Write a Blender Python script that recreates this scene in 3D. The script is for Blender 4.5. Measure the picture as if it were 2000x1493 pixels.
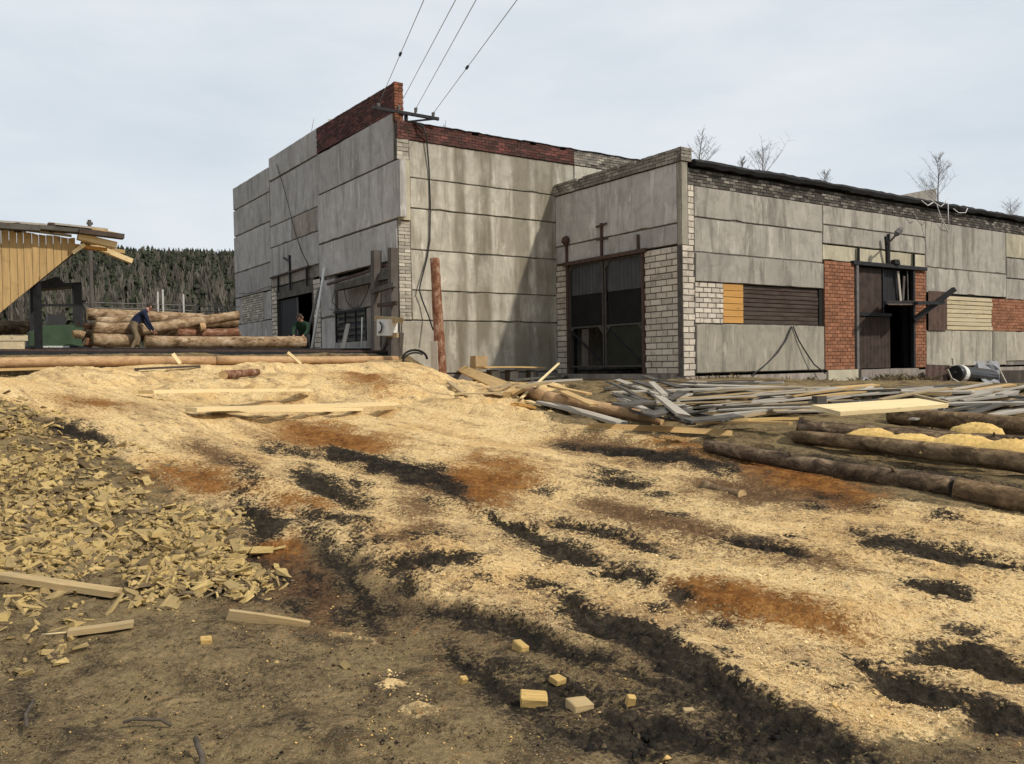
import bpy, math, random
import numpy as np
from mathutils import Vector, Matrix

random.seed(11)
RNG = np.random.default_rng(11)
SC = bpy.context.scene
for _o in list(bpy.data.objects):
    bpy.data.objects.remove(_o, do_unlink=True)
COL = SC.collection
RAD = math.radians

# ------------------------------------------------------------------ camera
F_PX, PITCH, ROLL, AN = 1650.1, 0.021205, -0.016011, 0.599925   # solved from the building's edges (2000 px wide)
def _cam_rows():
    c, s = math.cos(PITCH), math.sin(PITCH)
    cr, sr = math.cos(ROLL), math.sin(ROLL)
    base = np.array([[1, 0, 0], [0, 0, -1], [0, 1, 0]], float)
    rp = np.array([[1, 0, 0], [0, c, -s], [0, s, c]])
    rr = np.array([[cr, -sr, 0], [sr, cr, 0], [0, 0, 1]])
    return rr @ rp @ base
CM = _cam_rows()
CP = np.array([0.0, 0.0, 1.6])
cam_data = bpy.data.cameras.new('camera')
cam = bpy.data.objects.new('camera', cam_data)
COL.objects.link(cam)
cam_data.sensor_fit = 'HORIZONTAL'
cam_data.sensor_width = 36.0
cam_data.lens = 36.0 * F_PX / 2000.0
cam_data.clip_start = 0.1
cam_data.clip_end = 20000
_m = Matrix.Identity(4)
for _i in range(3):
    _m[_i][0] = CM[0][_i]; _m[_i][1] = -CM[1][_i]; _m[_i][2] = -CM[2][_i]; _m[_i][3] = CP[_i]
cam.matrix_world = _m
SC.camera = cam

# ------------------------------------------------------------------ light
DR = np.array([math.cos(AN), math.sin(AN), 0.0])      # along the facades
DL = np.array([-math.sin(AN), math.cos(AN), 0.0])     # into the depth
UP = np.array([0.0, 0.0, 1.0])
_el = RAD(44)
_sz = math.sin(_el); _sx = 0.43 * _sz; _sy = math.sqrt(1 - _sz * _sz - _sx * _sx)
SUN = _sx * DR - _sy * DL + _sz * UP                  # towards the sun
sun_data = bpy.data.lights.new('sun', 'SUN')
sun_data.energy = 3.2
sun_data.angle = RAD(1.8)
sun_data.color = (1.0, 0.92, 0.79)
sun = bpy.data.objects.new('sun', sun_data)
COL.objects.link(sun)
sun.rotation_euler = Vector(SUN).to_track_quat('Z', 'Y').to_euler()
sun.location = (20, -20, 40)

world = bpy.data.worlds.new('World')
SC.world = world
world.use_nodes = True
wn = world.node_tree
wn.nodes.clear()
w_out = wn.nodes.new('ShaderNodeOutputWorld')
w_sky = wn.nodes.new('ShaderNodeTexSky')
w_sky.sky_type = 'NISHITA'
w_sky.sun_disc = False
w_sky.sun_elevation = _el
w_sky.sun_rotation = math.atan2(SUN[0], SUN[1])
w_sky.dust_density = 2.0
w_b1 = wn.nodes.new('ShaderNodeBackground'); w_b1.inputs[1].default_value = 0.08
wn.links.new(w_sky.outputs[0], w_b1.inputs[0])
w_tc = wn.nodes.new('ShaderNodeTexCoord')
w_map = wn.nodes.new('ShaderNodeMapping'); w_map.inputs['Scale'].default_value = (1.0, 1.0, 3.2)
wn.links.new(w_tc.outputs['Generated'], w_map.inputs[0])
w_nz = wn.nodes.new('ShaderNodeTexNoise'); w_nz.inputs['Scale'].default_value = 2.2; w_nz.inputs['Detail'].default_value = 7; w_nz.inputs['Roughness'].default_value = 0.55
wn.links.new(w_map.outputs[0], w_nz.inputs[0])
w_rp = wn.nodes.new('ShaderNodeValToRGB')
w_rp.color_ramp.elements[0].position = 0.34; w_rp.color_ramp.elements[0].color = (0.615, 0.68, 0.74, 1)
w_rp.color_ramp.elements[1].position = 0.66; w_rp.color_ramp.elements[1].color = (0.78, 0.81, 0.84, 1)
wn.links.new(w_nz.outputs[0], w_rp.inputs[0])
w_b2 = wn.nodes.new('ShaderNodeBackground'); w_b2.inputs[1].default_value = 1.0
wn.links.new(w_rp.outputs[0], w_b2.inputs[0])
w_mx = wn.nodes.new('ShaderNodeMixShader'); w_mx.inputs[0].default_value = 0.88     # thin cloud veil over the clear sky
wn.links.new(w_b1.outputs[0], w_mx.inputs[1]); wn.links.new(w_b2.outputs[0], w_mx.inputs[2])
wn.links.new(w_mx.outputs[0], w_out.inputs[0])

SC.view_settings.view_transform = 'Standard'
SC.view_settings.look = 'None'
SC.view_settings.exposure = 0.18
SC.view_settings.gamma = 1.0
SC.view_settings.use_curve_mapping = False
SC.cycles.use_denoising = True
SC.cycles.denoising_prefilter = 'ACCURATE'

# ------------------------------------------------------------------ measuring helpers
def ray(px, py):
    return CM.T @ np.array([(px - 1000) / F_PX, (py - 746.5) / F_PX, 1.0])
def at_depth(px, py, d):
    v = ray(px, py)
    return CP + v * (d / v[1])
def on_plane(px, py, p0, n):
    v = ray(px, py)
    return CP + v * (((p0 - CP) @ n) / (v @ n))
_v = ray(1357, 737)
K = CP + _v / _v[1] * 25.0                             # foot of the low workshop's corner
X_W = -0.45                                            # its end wall (local x)
Y_S = float((on_plane(1085.5, 560, K + X_W * DR, DR) - K) @ DL)    # the tall workshop's side wall (local y)
X_G = float((on_plane(780, 560, K + Y_S * DL, DL) - K) @ DR)       # its gable wall (local x)
def lw(x, y, z):
    return K + x * DR + y * DL + z * UP
def loc(p):
    d = p - K
    return np.array([d @ DR, d @ DL, d[2]])
def fac(px, py):
    l = loc(on_plane(px, py, K, DL)); return l[0], l[2]
def sid(px, py):
    l = loc(on_plane(px, py, K + Y_S * DL, DL)); return l[0], l[2]
def gab(px, py):
    l = loc(on_plane(px, py, K + X_G * DR, DR)); return l[1], l[2]
def wga(px, py):
    l = loc(on_plane(px, py, K + X_W * DR, DR)); return l[1], l[2]

# ------------------------------------------------------------------ noise (numpy)
def _hash(ix, iy, seed):
    h = (ix.astype(np.int64) * 374761393 + iy.astype(np.int64) * 668265263 + seed * 1442695041) & 0xFFFFFFFF
    h = ((h ^ (h >> 13)) * 1274126177) & 0xFFFFFFFF
    return ((h ^ (h >> 16)) & 0xFFFF) / 65535.0
def vnoise(x, y, seed=0):
    x = np.asarray(x, float); y = np.asarray(y, float)
    ix = np.floor(x); iy = np.floor(y)
    fx = x - ix; fy = y - iy
    fx = fx * fx * fx * (fx * (fx * 6 - 15) + 10); fy = fy * fy * fy * (fy * (fy * 6 - 15) + 10)
    a = _hash(ix, iy, seed); b = _hash(ix + 1, iy, seed); c = _hash(ix, iy + 1, seed); d = _hash(ix + 1, iy + 1, seed)
    return (a + (b - a) * fx) * (1 - fy) + (c + (d - c) * fx) * fy
def fbm(x, y, seed=0, octv=4, gain=0.5):
    s = 0; a = 1.0; t = 0
    x = np.asarray(x, float); y = np.asarray(y, float)
    for i in range(octv):
        s = s + a * vnoise(x, y, seed + i * 17); t += a; a *= gain
        x, y = 1.62 * x + 1.2 * y + 3.7, -1.2 * x + 1.62 * y - 1.3
    return s / t - 0.5
def sstep(x, a=0.0, b=1.0):
    t = np.clip((np.asarray(x, float) - a) / (b - a), 0, 1)
    return t * t * (3 - 2 * t)

# ------------------------------------------------------------------ terrain (large shape)
def crest_q(X, Y):                                     # metres on the camera's side of the saw rails
    return -((X + 3.66) * -DR[1] + (Y - 26.3) * DR[0])
def H(X, Y):
    X = np.asarray(X, float); Y = np.asarray(Y, float)
    q = crest_q(X, Y)
    base = np.where(Y > 4, 0.055 * (Y - 4), 0.0)
    lx = (X - K[0]) * DR[0] + (Y - K[1]) * DR[1]
    cap = 1.06 - 0.44 * sstep(lx, 0.3, 8.0) - 0.12 * sstep(lx, 9, 18)
    base = np.minimum(base, cap)
    base = np.where(Y < 4, 0.006 * (Y - 4), base)
    base = np.maximum(base, -0.35)
    # bank of sawdust below the rails
    prof = np.interp(q, [-400, 0.2, 0.65, 2.2, 3.6, 6.0, 9.0, 13.0, 17.0, 19.0, 400], [2.06, 2.02, 1.70, 1.66, 1.50, 1.27, 1.00, 0.68, 0.16, 0.0, 0.0])
    foot = 2.9 - 0.30 * (Y - 14.7)
    right = 1 - sstep(X, foot - 3.0, foot + 0.5)
    left = np.where(q > 0.6, sstep(X, -13.5, -9.6), 1.0)
    far = sstep(Y, 29, 36)
    right = right * (1 - far) + far * (1 - sstep(X, -4, 6))
    m = np.maximum(prof * right * left, prof * 0)
    z = np.maximum(base, m) + 0.10 * np.exp(-((base - m) / 0.16) ** 2)
    z = z - 0.10 * np.exp(-((base) / 0.16) ** 2) * np.exp(-((m) / 0.16) ** 2)
    # heap of offcuts on the left
    d = np.hypot(X + 6.6, (Y - 9.8) * 0.9)
    heap = 0.86 - 0.205 * d
    heap = np.where(heap > 0.15, heap, 0.15 * np.exp((np.minimum(heap, 0.15) - 0.15) / 0.15))
    heap = np.where(d > 9, 0, heap)
    z = z + heap * (1 - sstep(Y, 11.5, 15))
    # far wooded hill
    r = np.hypot(X, Y); az = np.degrees(np.arctan2(X, Y))
    hill = 65 * sstep(r, 170, 660) * sstep(az, -75, -45) * (1 - sstep(az, -8, 20))
    return z + hill
def hz(x, y):
    return float(H(np.array([x]), np.array([y]))[0])
def on_ground(px, py, lift=0.0):
    v = ray(px, py); v = v / v[1]
    t = np.arange(2.0, 60, 0.02)
    P = CP[:, None] + v[:, None] * t
    below = P[2] <= H(P[0], P[1]) + lift
    i = int(np.argmax(below)) if below.any() else len(t) - 1
    return P[:, i].copy()

# ------------------------------------------------------------------ object helpers
def tag(o, label=None, cat=None, group=None, kind=None):
    if label: o['label'] = label
    if cat: o['category'] = cat
    if group: o['group'] = group
    if kind: o['kind'] = kind
    return o
def empty(name, location=(0, 0, 0), rz=0.0, parent=None):
    o = bpy.data.objects.new(name, None)
    o.empty_display_size = 0.2
    o.location = location; o.rotation_euler = (0, 0, rz)
    COL.objects.link(o)
    if parent: o.parent = parent
    return o
def link(name, me, parent=None, location=None):
    o = bpy.data.objects.new(name, me)
    COL.objects.link(o)
    if parent is not None: o.parent = parent
    if location is not None: o.location = location
    return o
class MB:
    """collects shapes for one mesh"""
    def __init__(self):
        self.v = []; self.f = []; self.mi = []
    def add(self, vs, fs, mi=0):
        n = len(self.v)
        self.v.extend([tuple(map(float, p)) for p in vs])
        for f in fs:
            self.f.append(tuple(i + n for i in f)); self.mi.append(mi)
        return self
    def box(self, a, b, mi=0, jit=0.0):
        (x0, y0, z0), (x1, y1, z1) = a, b
        vs = [(x0, y0, z0), (x1, y0, z0), (x1, y1, z0), (x0, y1, z0), (x0, y0, z1), (x1, y0, z1), (x1, y1, z1), (x0, y1, z1)]
        if jit:
            vs = [tuple(c + random.uniform(-jit, jit) for c in p) for p in vs]
        return self.add(vs, BOXF, mi)
    def bar(self, a, b, w, h, mi=0, up=(0, 0, 1)):
        a = Vector(a); b = Vector(b); d = (b - a).normalized(); u = Vector(up)
        if abs(d.dot(u)) > 0.97: u = Vector((1, 0, 0))
        s = d.cross(u).normalized() * (w / 2); t = s.cross(d).normalized() * (h / 2)
        vs = [a - s - t, b - s - t, b + s - t, a + s - t, a - s + t, b - s + t, b + s + t, a + s + t]
        return self.add(vs, BOXF, mi)
    def tube(self, pts, r, n=6, mi=0, cap=True, bump=0.0, mi_cap=None):
        pts = [Vector(p) for p in pts]; m = len(pts)
        rs = r if isinstance(r, (list, tuple)) else [r] * m
        ref = None; vs = []; fs = []
        for i, p in enumerate(pts):
            d = (pts[min(i + 1, m - 1)] - pts[max(i - 1, 0)]).normalized()
            if ref is None:
                ref = d.orthogonal().normalized()
            else:
                ref = (ref - d * ref.dot(d)).normalized()
            s = d.cross(ref)
            for k in range(n):
                t = 2 * math.pi * k / n
                rr = rs[i] * (1 + (random.uniform(-bump, bump) if bump else 0))
                vs.append(p + (ref * math.cos(t) + s * math.sin(t)) * rr)
        for i in range(m - 1):
            for k in range(n):
                a = i * n + k; b = i * n + (k + 1) % n
                fs.append((a, b, b + n, a + n))
        self.add(vs, fs, mi)
        if cap:
            base = len(self.v) - m * n
            c = mi if mi_cap is None else mi_cap
            self.f.append(tuple(base + k for k in range(n))[::-1]); self.mi.append(c)
            self.f.append(tuple(base + (m - 1) * n + k for k in range(n))); self.mi.append(c)
        return self
    def mesh(self, name, mats, smooth=False):
        me = bpy.data.meshes.new(name)
        me.from_pydata(self.v, [], self.f)
        for m in (mats if isinstance(mats, (list, tuple)) else [mats]):
            me.materials.append(m)
        if any(self.mi): me.polygons.foreach_set('material_index', self.mi)
        if smooth: me.polygons.foreach_set('use_smooth', [True] * len(self.f))
        me.validate(); me.update()
        return me
    def build(self, name, mats, parent=None, location=None, smooth=False):
        return link(name, self.mesh(name, mats, smooth), parent, location)
BOXF = [(0, 3, 2, 1), (4, 5, 6, 7), (0, 1, 5, 4), (1, 2, 6, 5), (2, 3, 7, 6), (3, 0, 4, 7)]

# ------------------------------------------------------------------ materials
class NT:
    def __init__(self, name, rough=0.9, spec=0.2):
        self.m = bpy.data.materials.new(name); self.m.use_nodes = True
        self.t = self.m.node_tree; self.t.nodes.clear()
        self.out = self.n('ShaderNodeOutputMaterial'); self.b = self.n('ShaderNodeBsdfPrincipled')
        self.t.links.new(self.b.outputs[0], self.out.inputs[0])
        self.b.inputs['Roughness'].default_value = rough
        self.b.inputs['Specular IOR Level'].default_value = spec
        self._tc = None; self._geo = None; self._oi = None
    def n(self, t): return self.t.nodes.new(t)
    def s(self, sock, v):
        if hasattr(v, 'links') or hasattr(v, 'is_output'):
            self.t.links.new(v, sock)
        elif isinstance(v, (tuple, list)):
            sock.default_value = tuple(v) + ((1,) if len(v) == 3 and len(sock.default_value) == 4 else ())
        else: sock.default_value = v
    def obj(self):
        if not self._tc: self._tc = self.n('ShaderNodeTexCoord')
        return self._tc.outputs['Object']
    def pos(self):
        if not self._geo: self._geo = self.n('ShaderNodeNewGeometry')
        return self._geo.outputs['Position']
    def rnd(self):
        if not self._oi: self._oi = self.n('ShaderNodeObjectInfo')
        if not self._geo: self._geo = self.n('ShaderNodeNewGeometry')
        return self.math('FRACT', self.math('ADD', self._oi.outputs['Random'], self._geo.outputs['Random Per Island']))
    def vary(self, vec, amt=37.0):                       # shift the pattern from object to object
        if not self._oi: self._oi = self.n('ShaderNodeObjectInfo')
        a = self.n('ShaderNodeVectorMath'); a.operation = 'ADD'
        c = self.n('ShaderNodeCombineXYZ')
        for i, k in enumerate((1.0, 0.63, 0.31)):
            self.s(c.inputs[i], self.math('MULTIPLY', self._oi.outputs['Random'], amt * k))
        self.s(a.inputs[0], vec); self.s(a.inputs[1], c.outputs[0])
        return a.outputs[0]
    def map(self, vec, scale):
        m = self.n('ShaderNodeMapping'); m.inputs['Scale'].default_value = scale
        self.s(m.inputs[0], vec); return m.outputs[0]
    def noise(self, vec, scale, detail=4, rough=0.55, dist=0.0):
        k = self.n('ShaderNodeTexNoise'); self.s(k.inputs['Vector'], vec)
        k.inputs['Scale'].default_value = scale; k.inputs['Detail'].default_value = detail
        k.inputs['Roughness'].default_value = rough; k.inputs['Distortion'].default_value = dist
        return k.outputs[0]
    def voro(self, vec, scale, feature='F1', out=0):
        k = self.n('ShaderNodeTexVoronoi'); k.feature = feature; self.s(k.inputs['Vector'], vec); k.inputs['Scale'].default_value = scale
        return k.outputs[out]
    def math(self, op, a, b=0.0, c=0.0, clamp=False):
        k = self.n('ShaderNodeMath'); k.operation = op; k.use_clamp = clamp
        self.s(k.inputs[0], a); self.s(k.inputs[1], b); self.s(k.inputs[2], c); return k.outputs[0]
    def ss(self, x, a, b):
        k = self.n('ShaderNodeMapRange'); k.interpolation_type = 'SMOOTHSTEP'
        self.s(k.inputs[0], x); k.inputs[1].default_value = a; k.inputs[2].default_value = b
        return k.outputs[0]
    def ramp(self, fac, stops, interp='LINEAR'):
        k = self.n('ShaderNodeValToRGB'); k.color_ramp.interpolation = interp
        e = k.color_ramp.elements
        while len(e) < len(stops): e.new(0.5)
        for i, (p, c) in enumerate(stops):
            e[i].position = p
            e[i].color = (c, c, c, 1) if not isinstance(c, (tuple, list)) else tuple(c) + (1,)
        self.s(k.inputs[0], fac); return k.outputs[0]
    def mix(self, fac, a, b, mode='MIX'):
        k = self.n('ShaderNodeMix'); k.data_type = 'RGBA'; k.blend_type = mode; k.clamp_factor = True
        self.s(k.inputs[0], fac); self.s(k.inputs[6], a); self.s(k.inputs[7], b); return k.outputs[2]
    def sep(self, v):
        k = self.n('ShaderNodeSeparateXYZ'); self.s(k.inputs[0], v); return k.outputs
    def bump(self, h, strength=0.4, dist=0.02):
        k = self.n('ShaderNodeBump'); k.inputs['Strength'].default_value = strength; k.inputs['Distance'].default_value = dist
        self.s(k.inputs['Height'], h); self.t.links.new(k.outputs[0], self.b.inputs['Normal'])
    def col(self, c): self.s(self.b.inputs['Base Color'], c); return self
    def done(self): return self.m

def m_plain(name, c, rough=0.8, metal=0.0, var=0.35, scale=6.0, spec=0.3, bump=0.15):
    t = NT(name, rough, spec); v = t.vary(t.obj())
    nz = t.noise(v, scale, 5, 0.6); n2 = t.noise(v, scale * 9, 3, 0.6)
    f = t.math('ADD', t.math('MULTIPLY', nz, 0.7), t.math('MULTIPLY', n2, 0.3))
    lo = tuple(x * (1 - var) for x in c); hi = tuple(min(1, x * (1 + var)) for x in c)
    t.col(t.ramp(f, [(0.32, lo), (0.68, hi)])); t.b.inputs['Metallic'].default_value = metal
    if bump: t.bump(f, bump, 0.01)
    return t.done()

def m_concrete(name, c, stain=(0.10, 0.09, 0.075), amount=0.5, bands=None, dirty_top=0.0):
    t = NT(name, 0.92, 0.15); o = t.obj(); v = t.vary(o, 19.0)
    big = t.noise(v, 0.55, 5, 0.62); fine = t.noise(v, 26, 5, 0.7); mid = t.noise(v, 3.2, 6, 0.65)
    drip = t.noise(t.map(v, (2.2, 2.2, 0.30)), 1.0, 7, 0.7, 0.3); drip2 = t.noise(t.map(v, (8, 8, 0.7)), 1.0, 5, 0.65)
    lo = tuple(x * 0.66 for x in c); hi = tuple(x * 1.18 for x in c)
    b = t.ramp(t.math('ADD', t.math('MULTIPLY', big, 0.55), t.math('MULTIPLY', mid, 0.45)), [(0.3, lo), (0.7, hi)])
    b = t.mix(t.math('MULTIPLY', t.ss(drip, 0.47, 0.64), amount), b, stain)
    b = t.mix(t.math('MULTIPLY', t.ss(drip2, 0.55, 0.72), 0.3 * amount), b, stain)
    b = t.mix(t.math('MULTIPLY', t.ss(t.noise(v, 1.1, 8, 0.74, 0.6), 0.51, 0.64), 0.55 * amount), b, tuple(x * 0.45 for x in c))
    b = t.mix(t.math('MULTIPLY', t.ss(t.noise(t.map(v, (2.6, 2.6, 0.7)), 1.3, 6, 0.72, 0.4), 0.54, 0.68), 0.6), b, tuple(min(1, x * 1.45) for x in c))
    b = t.mix(t.math('MULTIPLY', t.ss(fine, 0.6, 0.74), 0.3), b, tuple(x * 0.5 for x in c))
    tone = t.n('ShaderNodeMapRange'); t.s(tone.inputs[0], t.rnd()); tone.inputs[3].default_value = 0.78; tone.inputs[4].default_value = 1.12
    b = t.mix(1.0, b, tone.outputs[0], 'MULTIPLY')
    if bands:                                            # long water stains under leaks in the gutter
        x = t.sep(o)[0]
        x = t.math('ADD', x, t.math('MULTIPLY', t.math('SUBTRACT', t.noise(t.map(o, (6, 6, 0.8)), 1, 3), 0.5), 0.22))
        tot = None
        for x0, x1, k in bands:
            m = t.math('MULTIPLY', t.math('MULTIPLY', t.ss(x, x0 - 0.1, x0 + 0.1), t.math('SUBTRACT', 1.0, t.ss(x, x1 - 0.1, x1 + 0.1))), k)
            tot = m if tot is None else t.math('ADD', tot, m)
        tot = t.math('MULTIPLY', tot, t.ss(t.noise(t.map(o, (1.2, 1.2, 0.5)), 1.0, 4), 0.25, 0.55), clamp=True)
        b = t.mix(tot, b, (0.125, 0.105, 0.07))
    t.col(b)
    t.bump(t.math('ADD', t.math('MULTIPLY', fine, 0.5), mid), 0.35, 0.012)
    return t.done()

def m_brick(name, c, var=0.3, dark=0.3, darkc=(0.05, 0.045, 0.04), soot=0.0):
    t = NT(name, 0.92, 0.15); o = t.obj(); v = t.vary(o, 11)
    r = t.rnd(); fine = t.noise(t.pos(), 42, 4, 0.65); mid = t.noise(t.pos(), 3.0, 5, 0.65)
    lo = tuple(x * (1 - var) for x in c); hi = tuple(min(1, x * (1 + var)) for x in c)
    b = t.ramp(r, [(0.0, lo), (0.5, c), (1.0, hi)])
    b = t.mix(t.math('MULTIPLY', t.ss(fine, 0.52, 0.7), 0.4), b, tuple(x * 0.6 for x in c))
    b = t.mix(t.math('MULTIPLY', t.ss(mid, 0.5, 0.68), dark), b, darkc)
    if soot:
        k = t.math('MULTIPLY', t.ss(t.math('FRACT', t.math('MULTIPLY', r, 7.3)), 0.97, 0.42), soot)
        b = t.mix(k, b, (0.038, 0.034, 0.031))
    t.col(b); t.bump(fine, 0.5, 0.012)
    return t.done()

def m_wood(name, c, var=0.35, grey=0.0, greyc=(0.28, 0.26, 0.24), rough=0.85, dirt=0.3, axis=0, knots=0.6, fine=1.0):
    t = NT(name, rough, 0.12); v = t.vary(t.map(t.obj(), (fine, fine, fine)), 23)
    sc = [14, 14, 14]; sc[axis] = 0.9
    g = t.noise(t.map(v, tuple(sc)), 1.0, 5, 0.6, 0.4); sc2 = [60, 60, 60]; sc2[axis] = 3
    g2 = t.noise(t.map(v, tuple(sc2)), 1.0, 3, 0.6)
    lo = tuple(x * (1 - var) for x in c); hi = tuple(min(1, x * (1 + var * 0.7)) for x in c)
    b = t.ramp(t.math('ADD', t.math('MULTIPLY', g, 0.65), t.math('MULTIPLY', g2, 0.35)), [(0.3, lo), (0.7, hi)])
    r = t.rnd()
    b = t.mix(t.math('MULTIPLY', t.math('SUBTRACT', r, 0.3), 0.5), b, tuple(x * 0.62 for x in c))
    if grey: b = t.mix(t.math('MULTIPLY', t.ss(t.noise(t.map(v, (1.1, 2.5, 2.5)), 1.0, 5, 0.6), 0.35, 0.62), grey), b, greyc)
    b = t.mix(t.math('MULTIPLY', t.ss(t.noise(v, 2.3, 6, 0.7), 0.55, 0.75), dirt), b, (0.05, 0.04, 0.03))
    kn = t.voro(t.map(v, (1.6, 5, 5) if axis == 0 else (5, 5, 1.6)), 1.0)
    b = t.mix(t.math('MULTIPLY', t.math('SUBTRACT', 1.0, t.ss(kn, 0.05, 0.16)), knots), b, (0.10, 0.05, 0.02))
    t.col(b); t.bump(g2, 0.35, 0.008)
    return t.done()

def m_bark(name, c1, c2, c3, scale=5.0):
    t = NT(name, 0.95, 0.1); v = t.vary(t.obj(), 31)
    a = t.noise(t.map(v, (0.6, 1, 1)), scale, 6, 0.7, 0.6); f = t.noise(t.map(v, (0.7, 1.6, 1.6)), scale * 6, 5, 0.7)
    p = t.noise(v, 1.3, 5, 0.7)
    b = t.ramp(a, [(0.34, c1), (0.5, c2), (0.68, c3)])
    b = t.mix(t.math('MULTIPLY', t.ss(f, 0.52, 0.7), 0.55), b, tuple(x * 0.4 for x in c1))
    b = t.mix(t.math('MULTIPLY', t.ss(p, 0.54, 0.68), 0.55), b, tuple(x * 0.55 for x in c2))
    t.col(b); t.bump(t.math('ADD', a, f), 0.8, 0.03)
    return t.done()

MT = {}
_st = lambda px: sid(px, 500)[0]
MT['concrete_shade'] = m_concrete('concrete_gable', (0.405, 0.385, 0.365), stain=(0.17, 0.155, 0.14), amount=0.5)
MT['concrete_brown'] = m_concrete('concrete_brownish', (0.30, 0.26, 0.225), amount=0.6)
MT['concrete_side'] = m_concrete('concrete_side', (0.445, 0.415, 0.35), stain=(0.19, 0.165, 0.125), amount=0.65,
    bands=[(_st(890), _st(911), 0.62), (_st(927), _st(961), 0.7), (_st(1003), _st(1036), 0.6), (_st(1046), _st(1083), 0.6), (_st(868), _st(878), 0.2), (_st(975), _st(984), 0.2)])
MT['concrete_front'] = m_concrete('concrete_front', (0.395, 0.37, 0.325), stain=(0.165, 0.15, 0.128), amount=0.7)
MT['concrete_plinth'] = m_concrete('concrete_pale', (0.38, 0.35, 0.285), amount=0.5)
MT['concrete_cream'] = m_concrete('concrete_cream', (0.50, 0.455, 0.34), amount=0.25)
MT['block'] = m_brick('white_block', (0.49, 0.44, 0.37), 0.2, 0.5, (0.2, 0.16, 0.125))
MT['block_small'] = m_brick('white_brick_small', (0.46, 0.42, 0.35), 0.25, 0.4, (0.12, 0.10, 0.085), soot=0.25)
MT['brick'] = m_brick('red_brick', (0.25, 0.115, 0.066), 0.25, 0.45, (0.12, 0.05, 0.035))
MT['brick_end'] = m_brick('weathered_end_brick', (0.21, 0.085, 0.05), 0.35, 0.5, (0.06, 0.03, 0.025), soot=0.3)
MT['brick_dark'] = m_brick('dark_red_brick', (0.125, 0.05, 0.042), 0.5, 0.65, (0.04, 0.027, 0.024), soot=0.5)
MT['brick_soot'] = m_brick('sooty_brick', (0.21, 0.19, 0.165), 0.3, 0.6, (0.05, 0.044, 0.04), soot=0.8)
MT['brick_grey'] = m_brick('grey_parapet_brick', (0.30, 0.27, 0.23), 0.3, 0.5, (0.07, 0.06, 0.05), soot=0.4)
MT['mortar'] = m_plain('mortar', (0.085, 0.074, 0.064), 0.95, var=0.45, scale=5)
MT['mortar_red'] = m_plain('mortar_by_red_brick', (0.13, 0.07, 0.045), 0.95, var=0.3, scale=9)
MT['mortar_dark'] = m_plain('mortar_sooty', (0.05, 0.043, 0.04), 0.95, var=0.3, scale=9)
MT['inside'] = m_plain('dark_interior', (0.010, 0.0095, 0.009), 0.95, var=0.3, scale=1.5)  # near-black colour makes the rooms behind the openings look unlit
MT['tar'] = m_plain('roofing_felt', (0.011, 0.0105, 0.0105), 0.9, var=0.5, scale=4, bump=0.5)
MT['roof'] = m_plain('roof_deck', (0.06, 0.056, 0.05), 0.95, var=0.4, scale=2)
MT['steel'] = m_plain('dark_steel', (0.016, 0.016, 0.018), 0.6, 0.2, 0.5, 8)
MT['steel_grey'] = m_plain('grey_steel', (0.13, 0.125, 0.118), 0.65, 0.2, 0.35, 6)
MT['sheet_blue'] = m_plain('blue_grey_sheet', (0.055, 0.058, 0.064), 0.65, 0.2, 0.3, 2.5)
MT['sheet_green'] = m_plain('dark_green_sheet', (0.016, 0.018, 0.012), 0.7, 0.0, 0.45, 2.5)
MT['sheet_rust'] = m_plain('rusty_sheet', (0.075, 0.045, 0.034), 0.85, 0.0, 0.5, 3.0)
MT['rust_iron'] = m_plain('rusty_iron', (0.065, 0.038, 0.03), 0.85, 0.0, 0.5, 9.0)
MT['green_paint'] = m_plain('green_machine_paint', (0.032, 0.06, 0.03), 0.6, 0.0, 0.35, 3.0)
MT['white_paint'] = m_plain('dirty_white_paint', (0.58, 0.58, 0.55), 0.6, 0.0, 0.18, 5.0)
MT['cable'] = m_plain('black_cable', (0.02, 0.02, 0.02), 0.6, 0, 0.3, 6)
MT['wire'] = m_plain('grey_wire', (0.27, 0.28, 0.30), 0.6, 0, 0.2, 2)
MT['plastic'] = m_plain('black_plastic', (0.012, 0.012, 0.013), 0.45, 0, 0.4, 6, spec=0.5)
MT['film'] = m_plain('grey_film', (0.20, 0.205, 0.215), 0.5, 0, 0.3, 5, spec=0.5)
MT['wood_new'] = m_wood('fresh_yellow_board', (0.42, 0.285, 0.13), 0.32, dirt=0.5, axis=2)
MT['wood_tan'] = m_wood('tan_board', (0.50, 0.27, 0.085), 0.22, dirt=0.12)
MT['wood_pale'] = m_wood('pale_fresh_plank', (0.72, 0.57, 0.32), 0.16, dirt=0.08, knots=0.35)
MT['wood_honey'] = m_wood('honey_plank', (0.52, 0.35, 0.16), 0.3, dirt=0.25)
MT['wood_grey'] = m_wood('weathered_grey_plank', (0.41, 0.365, 0.30), 0.4, 0.6, (0.34, 0.315, 0.275), dirt=0.45, knots=0.4)
MT['wood_mix'] = m_wood('part_weathered_plank', (0.38, 0.275, 0.145), 0.35, 0.5, (0.27, 0.225, 0.155), dirt=0.4)
MT['wood_dark'] = m_wood('dark_board', (0.06, 0.042, 0.034), 0.6, 0.35, (0.11, 0.095, 0.085), dirt=0.6)
MT['wood_slab'] = m_wood('dark_grey_slab', (0.075, 0.068, 0.058), 0.4, 0.5, (0.135, 0.128, 0.115), dirt=0.5)
MT['wood_post'] = m_wood('old_dark_post', (0.095, 0.08, 0.07), 0.4, 0.4, (0.13, 0.125, 0.12), dirt=0.4, axis=2)
MT['wood_side'] = m_wood('streaked_pale_board', (0.50, 0.41, 0.26), 0.35, 0.4, (0.42, 0.38, 0.30), dirt=0.3)
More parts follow.
